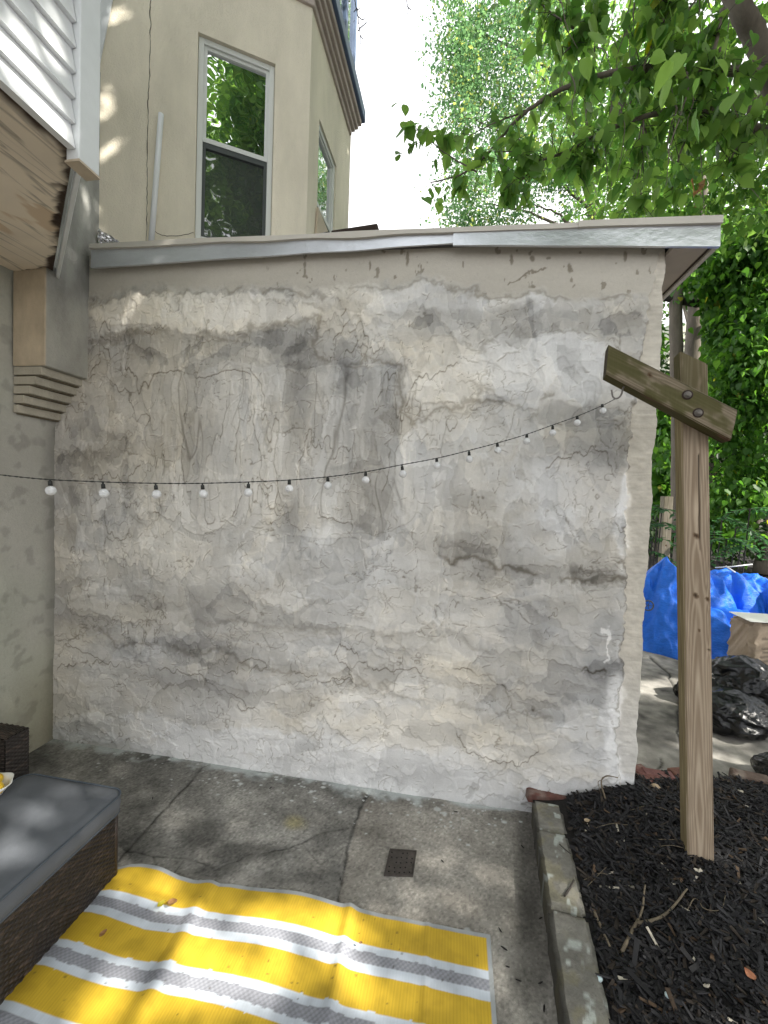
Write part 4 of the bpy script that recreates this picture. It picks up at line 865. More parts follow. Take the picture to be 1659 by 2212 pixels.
def wicker_box(name, x0, x1, y0, y1, z1, parent):
    parts = [wicker_face((x1, y0, 0), (0, 1, 0), (0, 0, 1), y1-y0, z1, name, parent, 1), wicker_face((x1, y1, 0), (-1, 0, 0), (0, 0, 1), x1-x0, z1, name, parent, 2),
             wicker_face((x0, y0, 0), (1, 0, 0), (0, 0, 1), x1-x0, z1, name, parent, 3), wicker_face((x0, y1, 0), (0, -1, 0), (0, 0, 1), y1-y0, z1, name, parent, 4),
             wicker_face((x0, y0, z1), (1, 0, 0), (0, 1, 0), x1-x0, y1-y0, name, parent, 5)]
    V = []; F = []; C = []; o = 0
    for v, f, c in parts: V.append(v); F.append(f+o); C.append(c); o += len(v)
    return npmesh(name, np.vstack(V), np.vstack(F), M['wicker'], parent, np.vstack(C))
ot = empty('ottoman', (-1.53, 1.0, 0), 'dark wicker ottoman with slate grey seat cushion beside the yellow rug', 'ottoman')
wicker_box('base', -1.755, -1.312, .45, 1.455, .285, ot)
for (x, y) in ((-1.318, 1.449), (-1.75, 1.449), (-1.318, .456), (-1.75, .456)):
    b = MB(); b.tube([(x, y, 0), (x, y, .285)], .011, 10, (.028, .018, .013)); b.build('leg', M['wicker'], ot)
def cushion(x0, x1, y0, y1, z0, z1, parent, rad=.05):
    def outline(off, n=10):
        pts = []
        for cx, cy, a0 in ((x1-rad, y1-rad, 0), (x0+rad, y1-rad, 90), (x0+rad, y0+rad, 180), (x1-rad, y0+rad, 270)):
            for k in range(n+1):
                a = R(a0+90*k/n); pts.append((cx+(rad-off)*math.cos(a), cy+(rad-off)*math.sin(a)))
        return pts
    rings = [(.012, z0), (.002, z0+.006), (-.003, (z0+z1)/2), (.0, z1-.010), (.007, z1-.002), (.03, z1+.004), (.09, z1+.010), (.15, z1+.013), (.2, z1+.013)]
    V = []; n = len(outline(0))
    for off, z in rings:
        sc = outline(min(off, .045)) if off < .046 else [(( (x0+x1)/2)+(px_-(x0+x1)/2)*(1-(off-.045)*4), ((y0+y1)/2)+(py_-(y0+y1)/2)*(1-(off-.045)*2.2)) for px_, py_ in outline(.045)]
        V += [(a, b_, z) for a, b_ in sc]
    Fs = [(r*n+i, r*n+(i+1) % n, (r+1)*n+(i+1) % n, (r+1)*n+i) for r in range(len(rings)-1) for i in range(n)]+[tuple(range((len(rings)-1)*n, len(rings)*n)), tuple(range(n))[::-1]]
    b = MB(); b.add(V, Fs, smooth=True); o = b.build('cushion', M['cushion'], parent)
    for z, of in ((z1-.004, .0), (z0+.004, .003)):
        p = outline(of); b = MB(); b.tube([(a, b_, z) for a, b_ in p+[p[0]]], .0038, 8, cap=False); q = b.build('piping', M['piping'], None); q.parent = o
    return o
cushion(-1.775, -1.288, .43, 1.472, .288, .366, ot)
sf = empty('wicker_sofa', (-2.1, 1.3, 0), 'dark brown wicker sofa arm at the left edge behind the ottoman', 'sofa')
q1 = onz(52, 1577, .5); q2 = onz(19, 1600, .5)
wicker_box('arm', q1[0]-.5, q1[0], q2[1], q1[1]+.02, .5, sf)
b = MB(); b.box((q1[0]-.55, .8, .0), (q1[0]+.02, q2[1]-.02, .36), (.03, .02, .014)); b.build('seat_base', M['wicker'], sf, .01)
# bowl with lemon
bc0 = dep(-22, 1668, 1.62)
bx, by, bz = bc0[0]-.01, bc0[1], .362
b = MB(); n = 32; V = []; prof = [(.02, .0), (.025, .002), (.045, .02), (.066, .05), (.078, .064), (.075, .066), (.062, .05), (.042, .022), (.02, .008)]
for r_, z in prof: V += [(bx+r_*math.cos(t)*(1+.05*math.sin(6*t)*(r_ > .07)), by+r_*math.sin(t)*(1+.05*math.sin(6*t)*(r_ > .07)), bz+z) for t in np.linspace(0, 2*math.pi, n, endpoint=False)]
b.add(V, [(i*n+j, i*n+(j+1) % n, (i+1)*n+(j+1) % n, (i+1)*n+j) for i in range(len(prof)-1) for j in range(n)]+[tuple(range(n))[::-1], tuple(range((len(prof)-1)*n, len(prof)*n))], smooth=True)
o = b.build('bowl', M['ceramic']); tag(o, 'white scalloped bowl at the left edge on the wicker seat', 'bowl')
for i, (dx_, dy_, dz_) in enumerate([(.03, .0, .055), (-.02, .03, .055), (-.01, -.03, .06)]):
    o = lump('lemon', (bx+dx_, by+dy_, bz+dz_), (.036, .027, .027), M['lemon'], (1, 1, 1), i, .03, 3, i*1.3)
    tag(o, ['yellow lemon nearest the rim of the white bowl', 'yellow lemon at the far side of the white bowl', 'yellow lemon at the near side of the white bowl'][i], 'lemon', 'lemons in the white bowl')

# ================================================================== POST WITH SLOPING ARM
pa = R(-10.2); pdx = np.array([math.cos(pa), math.sin(pa), 0]); pdn = np.array([math.sin(pa), -math.cos(pa), 0])  # face direction, face normal (to camera)
pb = onz(1507, 1872, .20); 
def onpost(x, y, off=0): return onp(x, y, pb+pdn*off, pdn)
ptop = onpost(1462, 760)
pax = onpost(1494, 900)-onpost(1507, 1850); plen = np.linalg.norm(pax); pax /= plen
post = empty('wooden_post', tuple(pb), 'leaning square timber post with sloping bolted arm rising from the mulch', 'post')
def grain(u, v, knots, s=0, per=.0085):
    w = u+.010*(fbm(u*6+s, v*1.6, 3, s)-.5)*2
    for ku, kv, kr in knots:
        dd = np.hypot((u-ku), (v-kv)*.28); w = w+np.sign(u-ku+1e-6)*kr*1.1*np.exp(-(dd/(kr*2.2))**2)
    vs = np.abs(((v-.35)*.055)+0*u); 
    rr = np.sqrt((w*1.0)**2+.0006)+vs*.35
    return .5+.5*np.sin(rr/per*2*math.pi*1.3)
def timber(name, org, ax, fx_, fn, L, Wd, D, c1, c2, knots, parent, endcut=None, crack=None, moss=0, seed=0):
    """ax: length direction, fx_: face width direction, fn: face normal; org: bottom-left of the front face."""
    V = []; F = []; C = []; o = 0
    nL = int(L/.006); faces = [(org, fx_, Wd, fn, 0), (org+fx_*Wd, -fn, D, fx_, 1), (org+fx_*Wd-fn*D, -fx_, Wd, -fn, 2), (org-fn*D, fn, D, -fx_, 3)]
    for (og, dr, w, nn, k) in faces:
        nu = max(int(w/.0035), 4); U, Vv = np.meshgrid(np.linspace(0, w, nu), np.linspace(0, L, nL)); uu = U-w/2
        g_ = grain(uu, Vv+k*.7, knots if k == 0 else [(0, .5*L, .006)], seed+k)
        fine = vn(uu*700, Vv*9, 3); m_ = fbm(uu*14, Vv*3+k, 3, seed+1)
        t = np.clip(.78*g_**1.8+.2*fine+.3*(m_-.5), 0, 1)[..., None]
        col = np.array(c1)*(1-t)+np.array(c2)*t
        dep_ = np.zeros_like(U)
        if k == 0:
            for ku, kv, kr in knots:
                kr = kr*1.25; dd = np.hypot((uu-ku)/kr, (Vv-kv)/(kr*1.1)); kk = sst(1.15, .8, dd)[..., None]; core = sst(.55, .3, dd)[..., None]
                col = col*(1-kk*.8)+np.array([.085, .045, .02])*kk*.8; col = col*(1-core*.7); dep_ -= .002*core[..., 0]
            if crack:
                cu = crack[0]+.0022*(fbm(Vv*7, Vv*0, 4, 2)-.5)*2; wd_ = crack[3]*sst(crack[1], crack[1]+.15, Vv)*sst(crack[2], crack[2]-.05, Vv)
                ck = np.clip(1-np.abs(uu-cu)/(wd_+1e-5), 0, 1)*(wd_ > .0002); col = col*(1-.85*sst(0, .6, ck))[..., None]; dep_ -= .006*sst(0, .6, ck)
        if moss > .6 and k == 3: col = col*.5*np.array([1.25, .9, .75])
        if name == 'upright':
            tm = (sst(L-.22, L-.10, Vv)*sst(.30, .55, fbm(uu*25, Vv*7, 3, 4)))[..., None]*.75; col = col*(1-tm)+np.array([.075, .070, .028])*tm
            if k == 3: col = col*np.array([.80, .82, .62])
        if moss:
            mm = (sst(.42, .62, fbm(uu*22+2, Vv*9, 4, 5)+.12*(k == 3))*moss)[..., None]; col = col*(1-mm)+np.array([.07, .068, .022])*mm
        rnd = .004*sst(.006, 0, w/2-np.abs(uu)); P = og+U[..., None]*dr+Vv[..., None]*ax+(dep_-rnd)[..., None]*nn+((fbm(uu*30, Vv*4, 3, k)-.5)*.0025)[..., None]*nn
        if endcut is not None:
            e0, e1 = endcut   # shear of the two ends across the width (along +fx_) 
            s_ = ((P-org)@fx_)/Wd; P = P+ax*((e0*(1-Vv/L)+e1*(Vv/L))*s_)[..., None]
        V.append(P.reshape(-1, 3)); F.append(gridF(nu, nL, o)); C.append(col.reshape(-1, 3)); o += P.shape[0]*P.shape[1]
    for end in (0, 1):
        cs = [org, org+fx_*Wd, org+fx_*Wd-fn*D, org-fn*D]; q = []
        for i, c_ in enumerate(cs):
            s_ = ((c_-org)@fx_)/Wd; q.append(c_+ax*(L*end+(0 if endcut is None else endcut[end]*s_))-ax*(.003*(2*end-1)))
        n_ = 14; A, B = np.meshgrid(np.linspace(0, 1, n_), np.linspace(0, 1, n_)); A = A[..., None]; B = B[..., None]
        P = (1-B)*((1-A)*q[0]+A*q[1])+B*((1-A)*q[3]+A*q[2]); P = P+ax*(2*end-1)*(.006*(fbm(A[..., 0]*5, B[..., 0]*5, 3, seed)-.3))[..., None]*1.0
        V.append(P.reshape(-1, 3)); F.append(gridF(n_, n_, o, end == 0)); C.append(np.tile(np.array(c1)*.55, (n_*n_, 1))*(.7+.6*fbm(A*6, B*6, 2, 1).reshape(-1, 1))); o += n_*n_
    return npmesh(name, np.vstack(V), np.vstack(F), M['wood'], parent, np.vstack(C))
PW = .088
org = pb-pdx*(PW*.38)-pax*.12
Ltot = np.dot(ptop-org, pax)
fxp = pdx-pax*(pdx@pax); fxp /= np.linalg.norm(fxp); fnp = np.cross(fxp, pax); fnp = fnp if fnp@pdn > 0 else -fnp
def uv(x, y):
    q = onpost(x, y)-org; return float(q@fxp)-PW/2, float(q@pax)
kn = [(*uv(1504, 1146), .0085), (*uv(1503, 1278), .008), (*uv(1528, 1277), .006), (*uv(1531, 1389), .0045), (*uv(1510, 1352), .004)]
cu, cv0 = uv(1510, 1140); _, cv1 = uv(1508, 960)
timber('upright', org, pax, fxp, fnp, Ltot, PW, PW, (.22, .165, .115), (.42, .345, .26), kn, post, (0, -.062), (cu+.001, cv0-.12, cv1+.02, .0028), 0, 2)
# moss at the very top of the upright is carried by a short cap course
fl = .085*0
# arm: bolted to the front face, sloping down to the right
A0 = onp(1309, 808, pb+pdn*PW, pdn); A1 = onp(1592, 958, pb+pdn*PW, pdn)
ax_ = A1-A0; AL = np.linalg.norm(ax_); ax_ /= AL
wv = np.cross(ax_, pdn); wv = wv if wv[2] > 0 else -wv
AW = .098
timber('arm', A0-pdn*0, ax_, wv, pdn, AL-.022, AW, .086, (.13, .105, .07), (.27, .225, .165), [(0.02, .17, .006)], post, (-.058, -.045), None, .85, 5)
def onarm(x, y, off=.0): return onp(x, y, pb+pdn*(PW+off), pdn)
for q in ((1485, 853), (1508, 892)):
    c = onarm(*q); b = MB(); b.tube([c-pdn*.001, c+pdn*.0012], [.019, .017], 20); b.build('bolt_hole', M['dark'], post); b = MB(); b.tube([c-pdn*.001, c+pdn*.003], [.0125, .0125], 20); b.tube([c+pdn*.003, c+pdn*.006], [.008, .007], 6)
    b.build('bolt', M['steel'], post)
# hook under the arm
hk = [onarm(x, y, -.03) for x, y in [(1352, 832), (1346, 838), (1343, 850), (1338, 858), (1330, 861), (1324, 857), (1322, 848), (1321, 842)]]
b = MB(); b.tube(spline([hk[0]+(hk[0]-hk[1])*1.0]+hk, 5), .0034, 10); b.build('hook', M['steel'], post)
HOOK = hk[4]

# ================================================================== STRING LIGHTS
sl = empty('string_lights', tuple(HOOK), 'string of clear globe bulbs on black cord hung from the post hook', 'string lights')
bulbs = [(108, 1036, 1060), (222, 1041, 1066), (336, 1044, 1068), (437, 1044, 1067), (537, 1041, 1064), (625, 1037, 1056), (708, 1030, 1049), (790, 1019, 1037), (868, 1004, 1024), (943, 990, 1006), (1013, 973, 992), (1074, 957, 973), (1138, 938, 953), (1194, 918, 935), (1247, 899, 913), (1301, 876, 887)]
# vertical plane of the cord: through the hook, running towards the camera at the left
zr = float((HOOK-CAM)@fw); XR = float((HOOK-CAM)@rt)
def atbulb(px_, py_):
    u = (px_-CX)/F_; # camera-frame line: (X, Z) = (XR - .12 k, zr - .0376 k)
    a, b2 = .12, .0376; k = (XR-u*zr)/(a-u*b2); return dep(px_, py_, zr-b2*k)
cord = [HOOK]+[atbulb(x, y) for x, y, _ in bulbs[::-1]]+[atbulb(20, 1028), atbulb(-60, 1018), atbulb(-140, 1006)]
cs = spline(cord, 10)
b = MB()
for ph in (0, math.pi):
    pts = []
    for i, p in enumerate(cs): pts.append(p+np.array([0, math.cos(i*2.1+ph), math.sin(i*2.1+ph)])*.0011)
    b.tube(pts, .0011, 6)
b.build('cord', M['wire'], sl)
bulbm = mat('clear_bulb', (.97, .98, 1.0), .10, transm=.25, bump=(160, .9, I1))
for i, (x, y0_, y1_) in enumerate(bulbs):
    A = atbulb(x, y0_); B = atbulb(x+1+rng.normal()*1.3, y1_); dn = B-A; dn /= np.linalg.norm(dn); rb = .0123
    hgt = float(np.linalg.norm(B-A))
    b = MB(); b.tube([A, A+dn*.006, A+dn*(hgt-rb-.010)], [.0028, .0023, .0023], 8); b.tube([A+dn*(hgt-rb-.013), A+dn*(hgt-rb-.001)], [.0048, .0054], 10); sk = b.build('socket', M['wire'], sl)
    bm = bmesh.new(); bmesh.ops.create_icosphere(bm, subdivisions=3, radius=rb); bmesh.ops.translate(bm, vec=Vector(B), verts=bm.verts)
    me = bpy.data.meshes.new('bulb'); bm.to_mesh(me); bm.free(); me.polygons.foreach_set('use_smooth', [False]*len(me.polygons)); link(me, 'bulb', bulbm, sl)

# ================================================================== HEAP: tarps, bags
def heap(name, peaks, m, lab, cat, zf, seed, n=170, pad=.25, crease=.05, fscale=9.):
    P = [np.array(p, float) for p in peaks]; xs = [p[0] for p in P]; ys = [p[1] for p in P]; rr = max(p[3] for p in P)
    x0, x1, y0, y1 = min(xs)-rr-pad, max(xs)+rr+pad, min(ys)-rr-pad, max(ys)+rr+pad
    X, Y = np.meshgrid(np.linspace(x0, x1, n), np.linspace(y0, y1, n))
    wx = X+.10*(fbm(X*3, Y*3, 3, seed)-.5); wy = Y+.10*(fbm(X*3, Y*3, 3, seed+1)-.5); Z = np.full_like(X, zf-.03)
    for px_, py_, h_, r_, e_ in P:
        ang = np.arctan2(wy-py_, wx-px_); d_ = np.hypot(wx-px_, wy-py_)/(r_*(1+.14*np.sin(ang*5+seed+px_*3)+.08*np.sin(ang*9+px_))); Z = np.maximum(Z, zf+h_*np.clip(1-d_**e_, -.3, 1))
    c1 = 1-np.abs(2*fbm(X*fscale*.5, Y*fscale*.5, 3, seed+2)-1); c2 = 1-np.abs(2*fbm(X*fscale*1.4, Y*fscale*1.4, 2, seed+4)-1)
    Z = Z+(crease*(c1-.75)*1.6+crease*.55*(c2-.7))*sst(zf-.02, zf+.12, Z); Z = np.where(Z < zf+.003, zf-.05, Z)
    k = (c1-.7)*crease*1.2
    V = np.stack([X+k, Y-k, Z], -1).reshape(-1, 3)
    F = gridF(n, n); keep = (V[F, 2].max(1) > zf+.0); F = F[keep]; used = np.unique(F); mp = -np.ones(len(V), int); mp[used] = np.arange(len(used))
    o = npmesh(name, V[used], mp[F], m, None, None); return tag(o, lab, cat)
p1 = ony(1440, 1205, 5.0); p2 = ony(1528, 1222, 5.0); p3 = ony(1560, 1290, 4.75); p4 = ony(1420, 1320, 4.95); p5 = ony(1640, 1260, 4.95); p6 = ony(1610, 1262, 5.1)
ZP = .135
heap('tarpaulin', [(p1[0], 5.05, p1[2]-ZP, .62, 1.15), (p2[0], 5.1, p2[2]-ZP-.03, .5, 1.3), (p3[0]-.05, 4.85, p3[2]-ZP, .62, 1.7), (p4[0]-.02, 5.0, .42, .55, 1.6)], M['tarp'], 'large bright blue tarpaulin draped over a heap behind the post', 'tarpaulin', ZP, 3, 260, .1, .085, 7)
heap('tarpaulin', [(p5[0]-.1, 5.3, p5[2]-ZP+.06, .42, 2.4), (p5[0]+.25, 5.4, p5[2]-ZP, .5, 2.4)], M['tarp'], 'smaller crumpled blue tarpaulin at the right edge above the paper bag', 'tarpaulin', ZP, 5, 200, .1, .08, 8)
# paper yard bag
pc = onz(1660, 1490, ZP); 
def paper_col(V):
    a = fbm(V[:, 0]*9, V[:, 2]*9+V[:, 1]*5, 4, 2); base = np.outer(.34+.22*(a-.5), [1, .80, .60])
    ln = (np.sin(V[:, 2]*210) > .35) & (V[:, 1] < -.10) & (V[:, 0] > -.12) & (vn(V[:, 0]*60, np.floor(V[:, 2]*33.4), 3) > .32) & (V[:, 2] < .16); base[ln] *= .48
    return base
o = lump_box('paper_bag', (pc[0]+.02, pc[1]+.10, ZP+.275), (.40, .28, .55), .05, M['paper'], None, 3, .024, 30, None, paper_col); tag(o, 'tan paper yard-waste bag with printed lines standing by the tarpaulins', 'paper bag')
b = MB(); q = onz(1632, 1352, .70)
b.obox((pc[0]-.20, pc[1]-.06, ZP+.562), (.45, .02, .0), (-.03, .22, .02), (0, 0, .006)); o = b.build('paper_flap', M['ceramic'], None, .002); tag(o, 'thin white sheet lying on top of the paper yard bag', 'sheet')
def trash_bag(c, r, seed, lab, rz=0, sub=6, spike=.18):
    bm = bmesh.new(); bmesh.ops.create_icosphere(bm, subdivisions=sub, radius=1); k = []
    for v in bm.verts:
        o_ = Vector((seed*3.1, seed*1.7, 0)); q_ = v.co+.35*mnoise.noise_vector(v.co*1.3+o_)
        up_k = max(v.co.z, 0); k.append(1+.22*mnoise.noise(q_*1.2+o_)+spike*.75*(.35-abs(mnoise.noise(q_*1.9+o_)))+spike*.55*(.35-abs(mnoise.noise(Vector((q_.x*3.6, q_.y*3.6, q_.z*1.8))+o_)))+.05*(.3-abs(mnoise.noise(q_*8+o_))))
    me = bpy.data.meshes.new('rubbish_bag'); cz, sz_ = math.cos(rz), math.sin(rz)
    for v, kk in zip(bm.verts, k):
        x, y, z = v.co.x*r[0]*kk, v.co.y*r[1]*kk, v.co.z*r[2]*kk; z = max(z, -r[2]*.8); v.co = Vector((x*cz-y*sz_, x*sz_+y*cz, z))
    bm.to_mesh(me); bm.free(); me.polygons.foreach_set('use_smooth', [True]*len(me.polygons)); o = link(me, 'rubbish_bag', M['bagblack']); o.location = (c[0], c[1], c[2]+r[2]*.8); return tag(o, lab, 'rubbish bag', 'black rubbish bags')
q = onz(1612, 1610, ZP); trash_bag((q[0]+.02, q[1]+.20, ZP), (.21, .21, .135), 2, 'large glossy black rubbish bag right behind the timber post')
q = onz(1590, 1570, ZP); trash_bag((q[0]+.20, q[1]+.30, ZP), (.26, .20, .20), 5, 'taller black rubbish bag behind the glossy one, below the paper bag')
q = onz(1678, 1690, ZP); trash_bag((q[0], q[1], ZP), (.10, .10, .075), 4, 'small black rubbish bag at the right edge in front of the others')
q = onz(1490, 1515, ZP); trash_bag((q[0], q[1], ZP), (.10, .07, .09), 1, 'black plastic corner poking out left of the post', spike=.3)
q = onz(1585, 1448, ZP); b = MB(); b.obox((q[0]-.18, q[1]-.03, ZP+.004), (.5, .05, 0), (-.02, .16, 0), (0, 0, .02)); o = b.build('dark_board', M['twigdark'], None, .003); tag(o, 'flat dark grey board on the path between tarpaulin and black bags', 'board')
q = ony(1672, 1300, 4.7)+np.array([.26, 0, 0]); b = MB(); b.box((q[0], 4.7, ZP), (q[0]+.5, 5.1, q[2]+.12)); b.box((q[0]-.03, 4.67, q[2]+.12), (q[0]+.53, 5.13, q[2]+.15)); b.box((q[0]-.015, 4.685, q[2]+.02), (q[0]+.515, 4.7, q[2]+.045)); o = b.build('bin', M['bagblack'], None, .012); tag(o, 'black plastic bin with ribbed rim cut by the right edge', 'bin')
b = MB(); b.tube([ony(x, y, 5.2) for x, y in [(1545, 1226), (1580, 1224), (1625, 1219)]], .006, 8); b.tube([ony(x, y, 5.18) for x, y in [(1568, 1223), (1590, 1238)]], .009, 8); o = b.build('metal_pole', mat('pale_pole', (.7, .72, .72), .35)); tag(o, 'thin white metal pole sticking out above the blue tarpaulin', 'pole')
# wheel peeking under the tarp
q = ony(1400, 1308, 4.62); b = MB(); b.tube([q+np.array([.05*math.cos(t), 0, .05*math.sin(t)]) for t in np.linspace(0, 6.283, 25)], .007, 8, cap=False)
for t in np.linspace(0, 6.283, 6)[:-1]: b.tube([q, q+np.array([.047*math.cos(t), 0, .047*math.sin(t)])], .003, 6)
o = b.build('wheel', M['screenframe']); tag(o, 'small spoked wheel peeking out under the blue tarpaulin beside the wall', 'wheel')
# distant fence post
q = ony(1436, 1210, 6.6); b = MB(); h0 = ony(1436, 1072, 6.6)[2]
timb_o = np.array([q[0]-.055, 6.6, .05]); o = timber('fence_post', timb_o, np.array([0, 0, 1.]), np.array([1., 0, 0]), np.array([0, -1., 0]), h0-.05, .12, .12, (.14, .12, .09), (.30, .27, .21), [(0, 1.0, .01)], None, None, None, .2, 3); tag(o, 'grey weathered fence post standing behind the blue tarpaulin', 'fence post')

# ================================================================== TREES
# sunlight reaches the scene through openings in the crowns: points lit in the photograph
GAPS = []
def gap(p, r): GAPS.append((np.array(p, float), r))
for x, y, r_ in [(45, 1800, .045), (10, 1830, .04), (75, 1775, .03), (115, 1735, .018)]: gap(onz(x, y, .37), r_)
for x, y, r_ in [(560, 1985, .035), (480, 2040, .05), (440, 2075, .04), (660, 2090, .03), (220, 2100, .035), (590, 1960, .02), (330, 1925, .04), (700, 1990, .03), (850, 2010, .02), (360, 2160, .05), (500, 2170, .04), (420, 1995, .03), (780, 2140, .035), (900, 2190, .02), (200, 2190, .03)]: gap(onz(x, y, 0), r_)
for x, y, r_ in [(1410, 1490, .12), (1470, 1475, .06), (1560, 1600, .05), (1480, 1610, .04), (1620, 1690, .05), (1420, 1640, .05), (1595, 1660, .05)]: gap(onz(x, y, ZP), r_*1.5)
for x, y, r_ in [(60, 235, .05), (125, 290, .05), (40, 180, .04), (20, 90, .05), (110, 210, .035), (140, 90, .04), (120, 50, .04), (90, 140, .03), (70, 60, .03)]: gap(onx(x, y, -1.36), r_)
for x, y, r_ in [(222, 190, .03), (245, 240, .03), (225, 270, .03), (238, 320, .03), (238, 400, .02), (232, 500, .02), (245, 30, .03), (233, 330, .02), (270, 0, .03)]: gap(onp(x, y, bp0, bn), r_)
for x, y, r_ in [(520, 870, .02), (515, 910, .018), (608, 1015, .018), (620, 1050, .016)]: gap(ony(x, y, WY), r_)
gap(ony(330, 548, RY), .05); gap(onx(178, 420, XP), .03)
SV = np.array(SUN)
def cull(P, k=1.0):
    keep = np.ones(len(P), bool)
    for c, r_ in GAPS:
        w = P-c; t = w@SV; d_ = np.linalg.norm(w-t[:, None]*SV, axis=1); keep &= ~((d_ < r_*k+.055) & (t > 0))
    return keep
_ol = [(0, 0, 0), (.17, -.05, .05), (.36, .02, .08), (.48, .22, .06), (.46, .46, .01), (.28, .76, -.05), (.07, 1.0, -.14), (0, 1.16, -.20)]
_ol = _ol+[(-x, y, z-.03) for x, y, z in _ol[-2:0:-1]]
LEAF_BIG = (np.array(_ol+[(0, .42, -.06)]), np.array([(i, (i+1) % 14, 14) for i in range(14)]))
LEAF_SM = (np.array([(0, 0, 0), (.34, .45, .04), (0, 1, -.08), (-.34, .45, .04)]), np.array([(0, 1, 2), (0, 2, 3)]))
def opening(P, seed):
    px_, py_ = topx(P); inside = (px_ > 1434) & (px_ < 1514) & (py_ > 655+12*np.sin(px_*.2)) & (py_ < 785) & (((P-CAM)@fw) > 6)
    return P[~(inside & (np.random.default_rng(seed).random(len(P)) < .93))]
def leaves(name, P, size, m, parent, cols, tmpl, seed, droop=.6, jitter=.48):
    P = opening(P, seed)
    g = np.random.default_rng(seed); n = len(P); T, F = tmpl
    yaw = g.uniform(0, 2*math.pi, n); pit = -droop+g.normal(0, .45, n); rol = g.normal(0, .5, n)
    d = np.stack([np.cos(yaw)*np.cos(pit), np.sin(yaw)*np.cos(pit), np.sin(pit)], 1)
    s = np.cross(d, [0, 0, 1.]); s /= np.linalg.norm(s, axis=1)[:, None]; nn = np.cross(s, d)
    s2 = s*np.cos(rol)[:, None]+nn*np.sin(rol)[:, None]; n2 = np.cross(s2, d)
    sz = size*(1+jitter*(g.random(n)*2-1))
    wdt = g.uniform(.62, 1.12, n)[:, None, None]; V = P[:, None]+(T[None, :, 0:1]*wdt*s2[:, None]+T[None, :, 1:2]*d[:, None]+T[None, :, 2:3]*n2[:, None])*sz[:, None, None]
    Fc = (F[None]+len(T)*np.arange(n)[:, None, None]).reshape(-1, 3)
    a = np.array(cols[0]); b_ = np.array(cols[1]); t = g.random((n, 1))**1.3; C = a*(1-t)+b_*t; C *= g.uniform(.75, 1.2, (n, 1))
    if len(cols) > 2: y_ = g.random(n) < cols[3]; C[y_] = np.array(cols[2])
    return npmesh(name, V.reshape(-1, 3), Fc, m, parent, np.repeat(C, len(T), 0), len(T) > 4)
def clumps(g, n, cen, rad, ncl, cr, flat=.8):
    """n leaf points gathered in ncl clumps filling an ellipsoid."""
    c = g.normal(size=(ncl, 3)); c /= np.linalg.norm(c, axis=1)[:, None]; c *= (g.random((ncl, 1))**(1/2.4)); c = np.array(cen)+c*np.array(rad)
    i = g.integers(0, ncl, n); o = g.normal(size=(n, 3))*cr*np.array([1, 1, flat])*(.55+.9*g.random(ncl))[i][:, None]; return c[i]+o
GREEN = [(.075, .175, .040), (.18, .30, .070), (.22, .27, .03), .006]
def limb(b, pts, r0_, r1, n=6, k=9, wob=.0):
    p = spline(pts, n); m = len(p); p = [q+wob*(rng.random(3)-.5) for q in p]; b.tube(p, [r0_+(r1-r0_)*(i/(m-1))**.8 for i in range(m)], k); return p

# --- broad-leaved tree at the right, its branches over the yard
tr = empty('broadleaf_tree', (3.3, 1.9, .1), 'heart-leaved tree whose thick mottled limb and branches overhang from the right', 'tree')
b = MB(); crotch = dep(1720, 260, 3.0)
limb(b, [(3.3, 1.9, .0), (3.25, 1.95, 1.5), (3.1, 2.1, 2.9), crotch], .17, .11)
tl = [crotch, dep(1668, 170, 2.9), dep(1632, 80, 2.85), dep(1600, 20, 2.8), dep(1560, -80, 2.8), dep(1500, -300, 2.9)]
limb(b, tl, .085, .05, 6, 12, .008)
branches = []
def br(pts, r0_, r1, store=True):
    p = limb(b, pts, r0_, r1, 7, 7, .006)
    if store: branches.append((p, r0_))
    return p
br([dep(1668, 165, 2.9), dep(1600, 152, 2.8), dep(1510, 158, 2.75), dep(1450, 155, 2.7), dep(1385, 148, 2.75), dep(1290, 165, 2.8), dep(1200, 200, 2.85), dep(1120, 255, 2.9), dep(1050, 335, 2.95), dep(1000, 375, 3.0), dep(930, 395, 3.0)], .036, .004)
br([dep(1720, 290, 3.0), dep(1640, 285, 2.95), dep(1560, 260, 2.9), dep(1520, 262, 2.9), dep(1470, 262, 2.9)], .045, .03)
br([dep(1640, 280, 2.95), dep(1560, 245, 2.8), dep(1480, 233, 2.75), dep(1400, 250, 2.75), dep(1300, 285, 2.8), dep(1230, 325, 2.85), dep(1170, 348, 2.9), dep(1120, 395, 2.95), dep(1085, 415, 3.0)], .026, .003)
br([dep(1170, 348, 2.9), dep(1120, 330, 2.9), dep(1070, 328, 2.95)], .008, .003)
br([dep(1030, 372, 2.95), dep(960, 330, 3.0), dep(915, 290, 3.0), dep(905, 283, 3.0)], .006, .002)
br([dep(1135, 240, 2.9), dep(1060, 270, 2.95), dep(1010, 295, 3)], .007, .002)
br([dep(1430, 20, 2.6), dep(1420, -40, 2.6), dep(1440, 60, 2.65), dep(1425, 150, 2.7)], .012, .008)
br([dep(1470, -60, 2.6), dep(1440, 30, 2.6), dep(1410, 100, 2.65), dep(1390, 150, 2.7), dep(1380, 240, 2.8)], .014, .007)
br([dep(1560, 20, 2.7), dep(1545, 100, 2.7), dep(1530, 160, 2.7), dep(1510, 240, 2.75), dep(1470, 330, 2.8), dep(1450, 420, 2.9)], .014, .005)
br([dep(1310, -60, 2.8), dep(1290, 30, 2.8), dep(1250, 80, 2.85), dep(1215, 120, 2.9)], .012, .004)
br([dep(1620, 230, 2.8), dep(1590, 320, 2.85), dep(1560, 380, 2.9)], .010, .004)
br([dep(1390, 250, 2.75), dep(1385, 330, 2.8), dep(1370, 420, 2.9), dep(1365, 440, 2.9)], .007, .002)
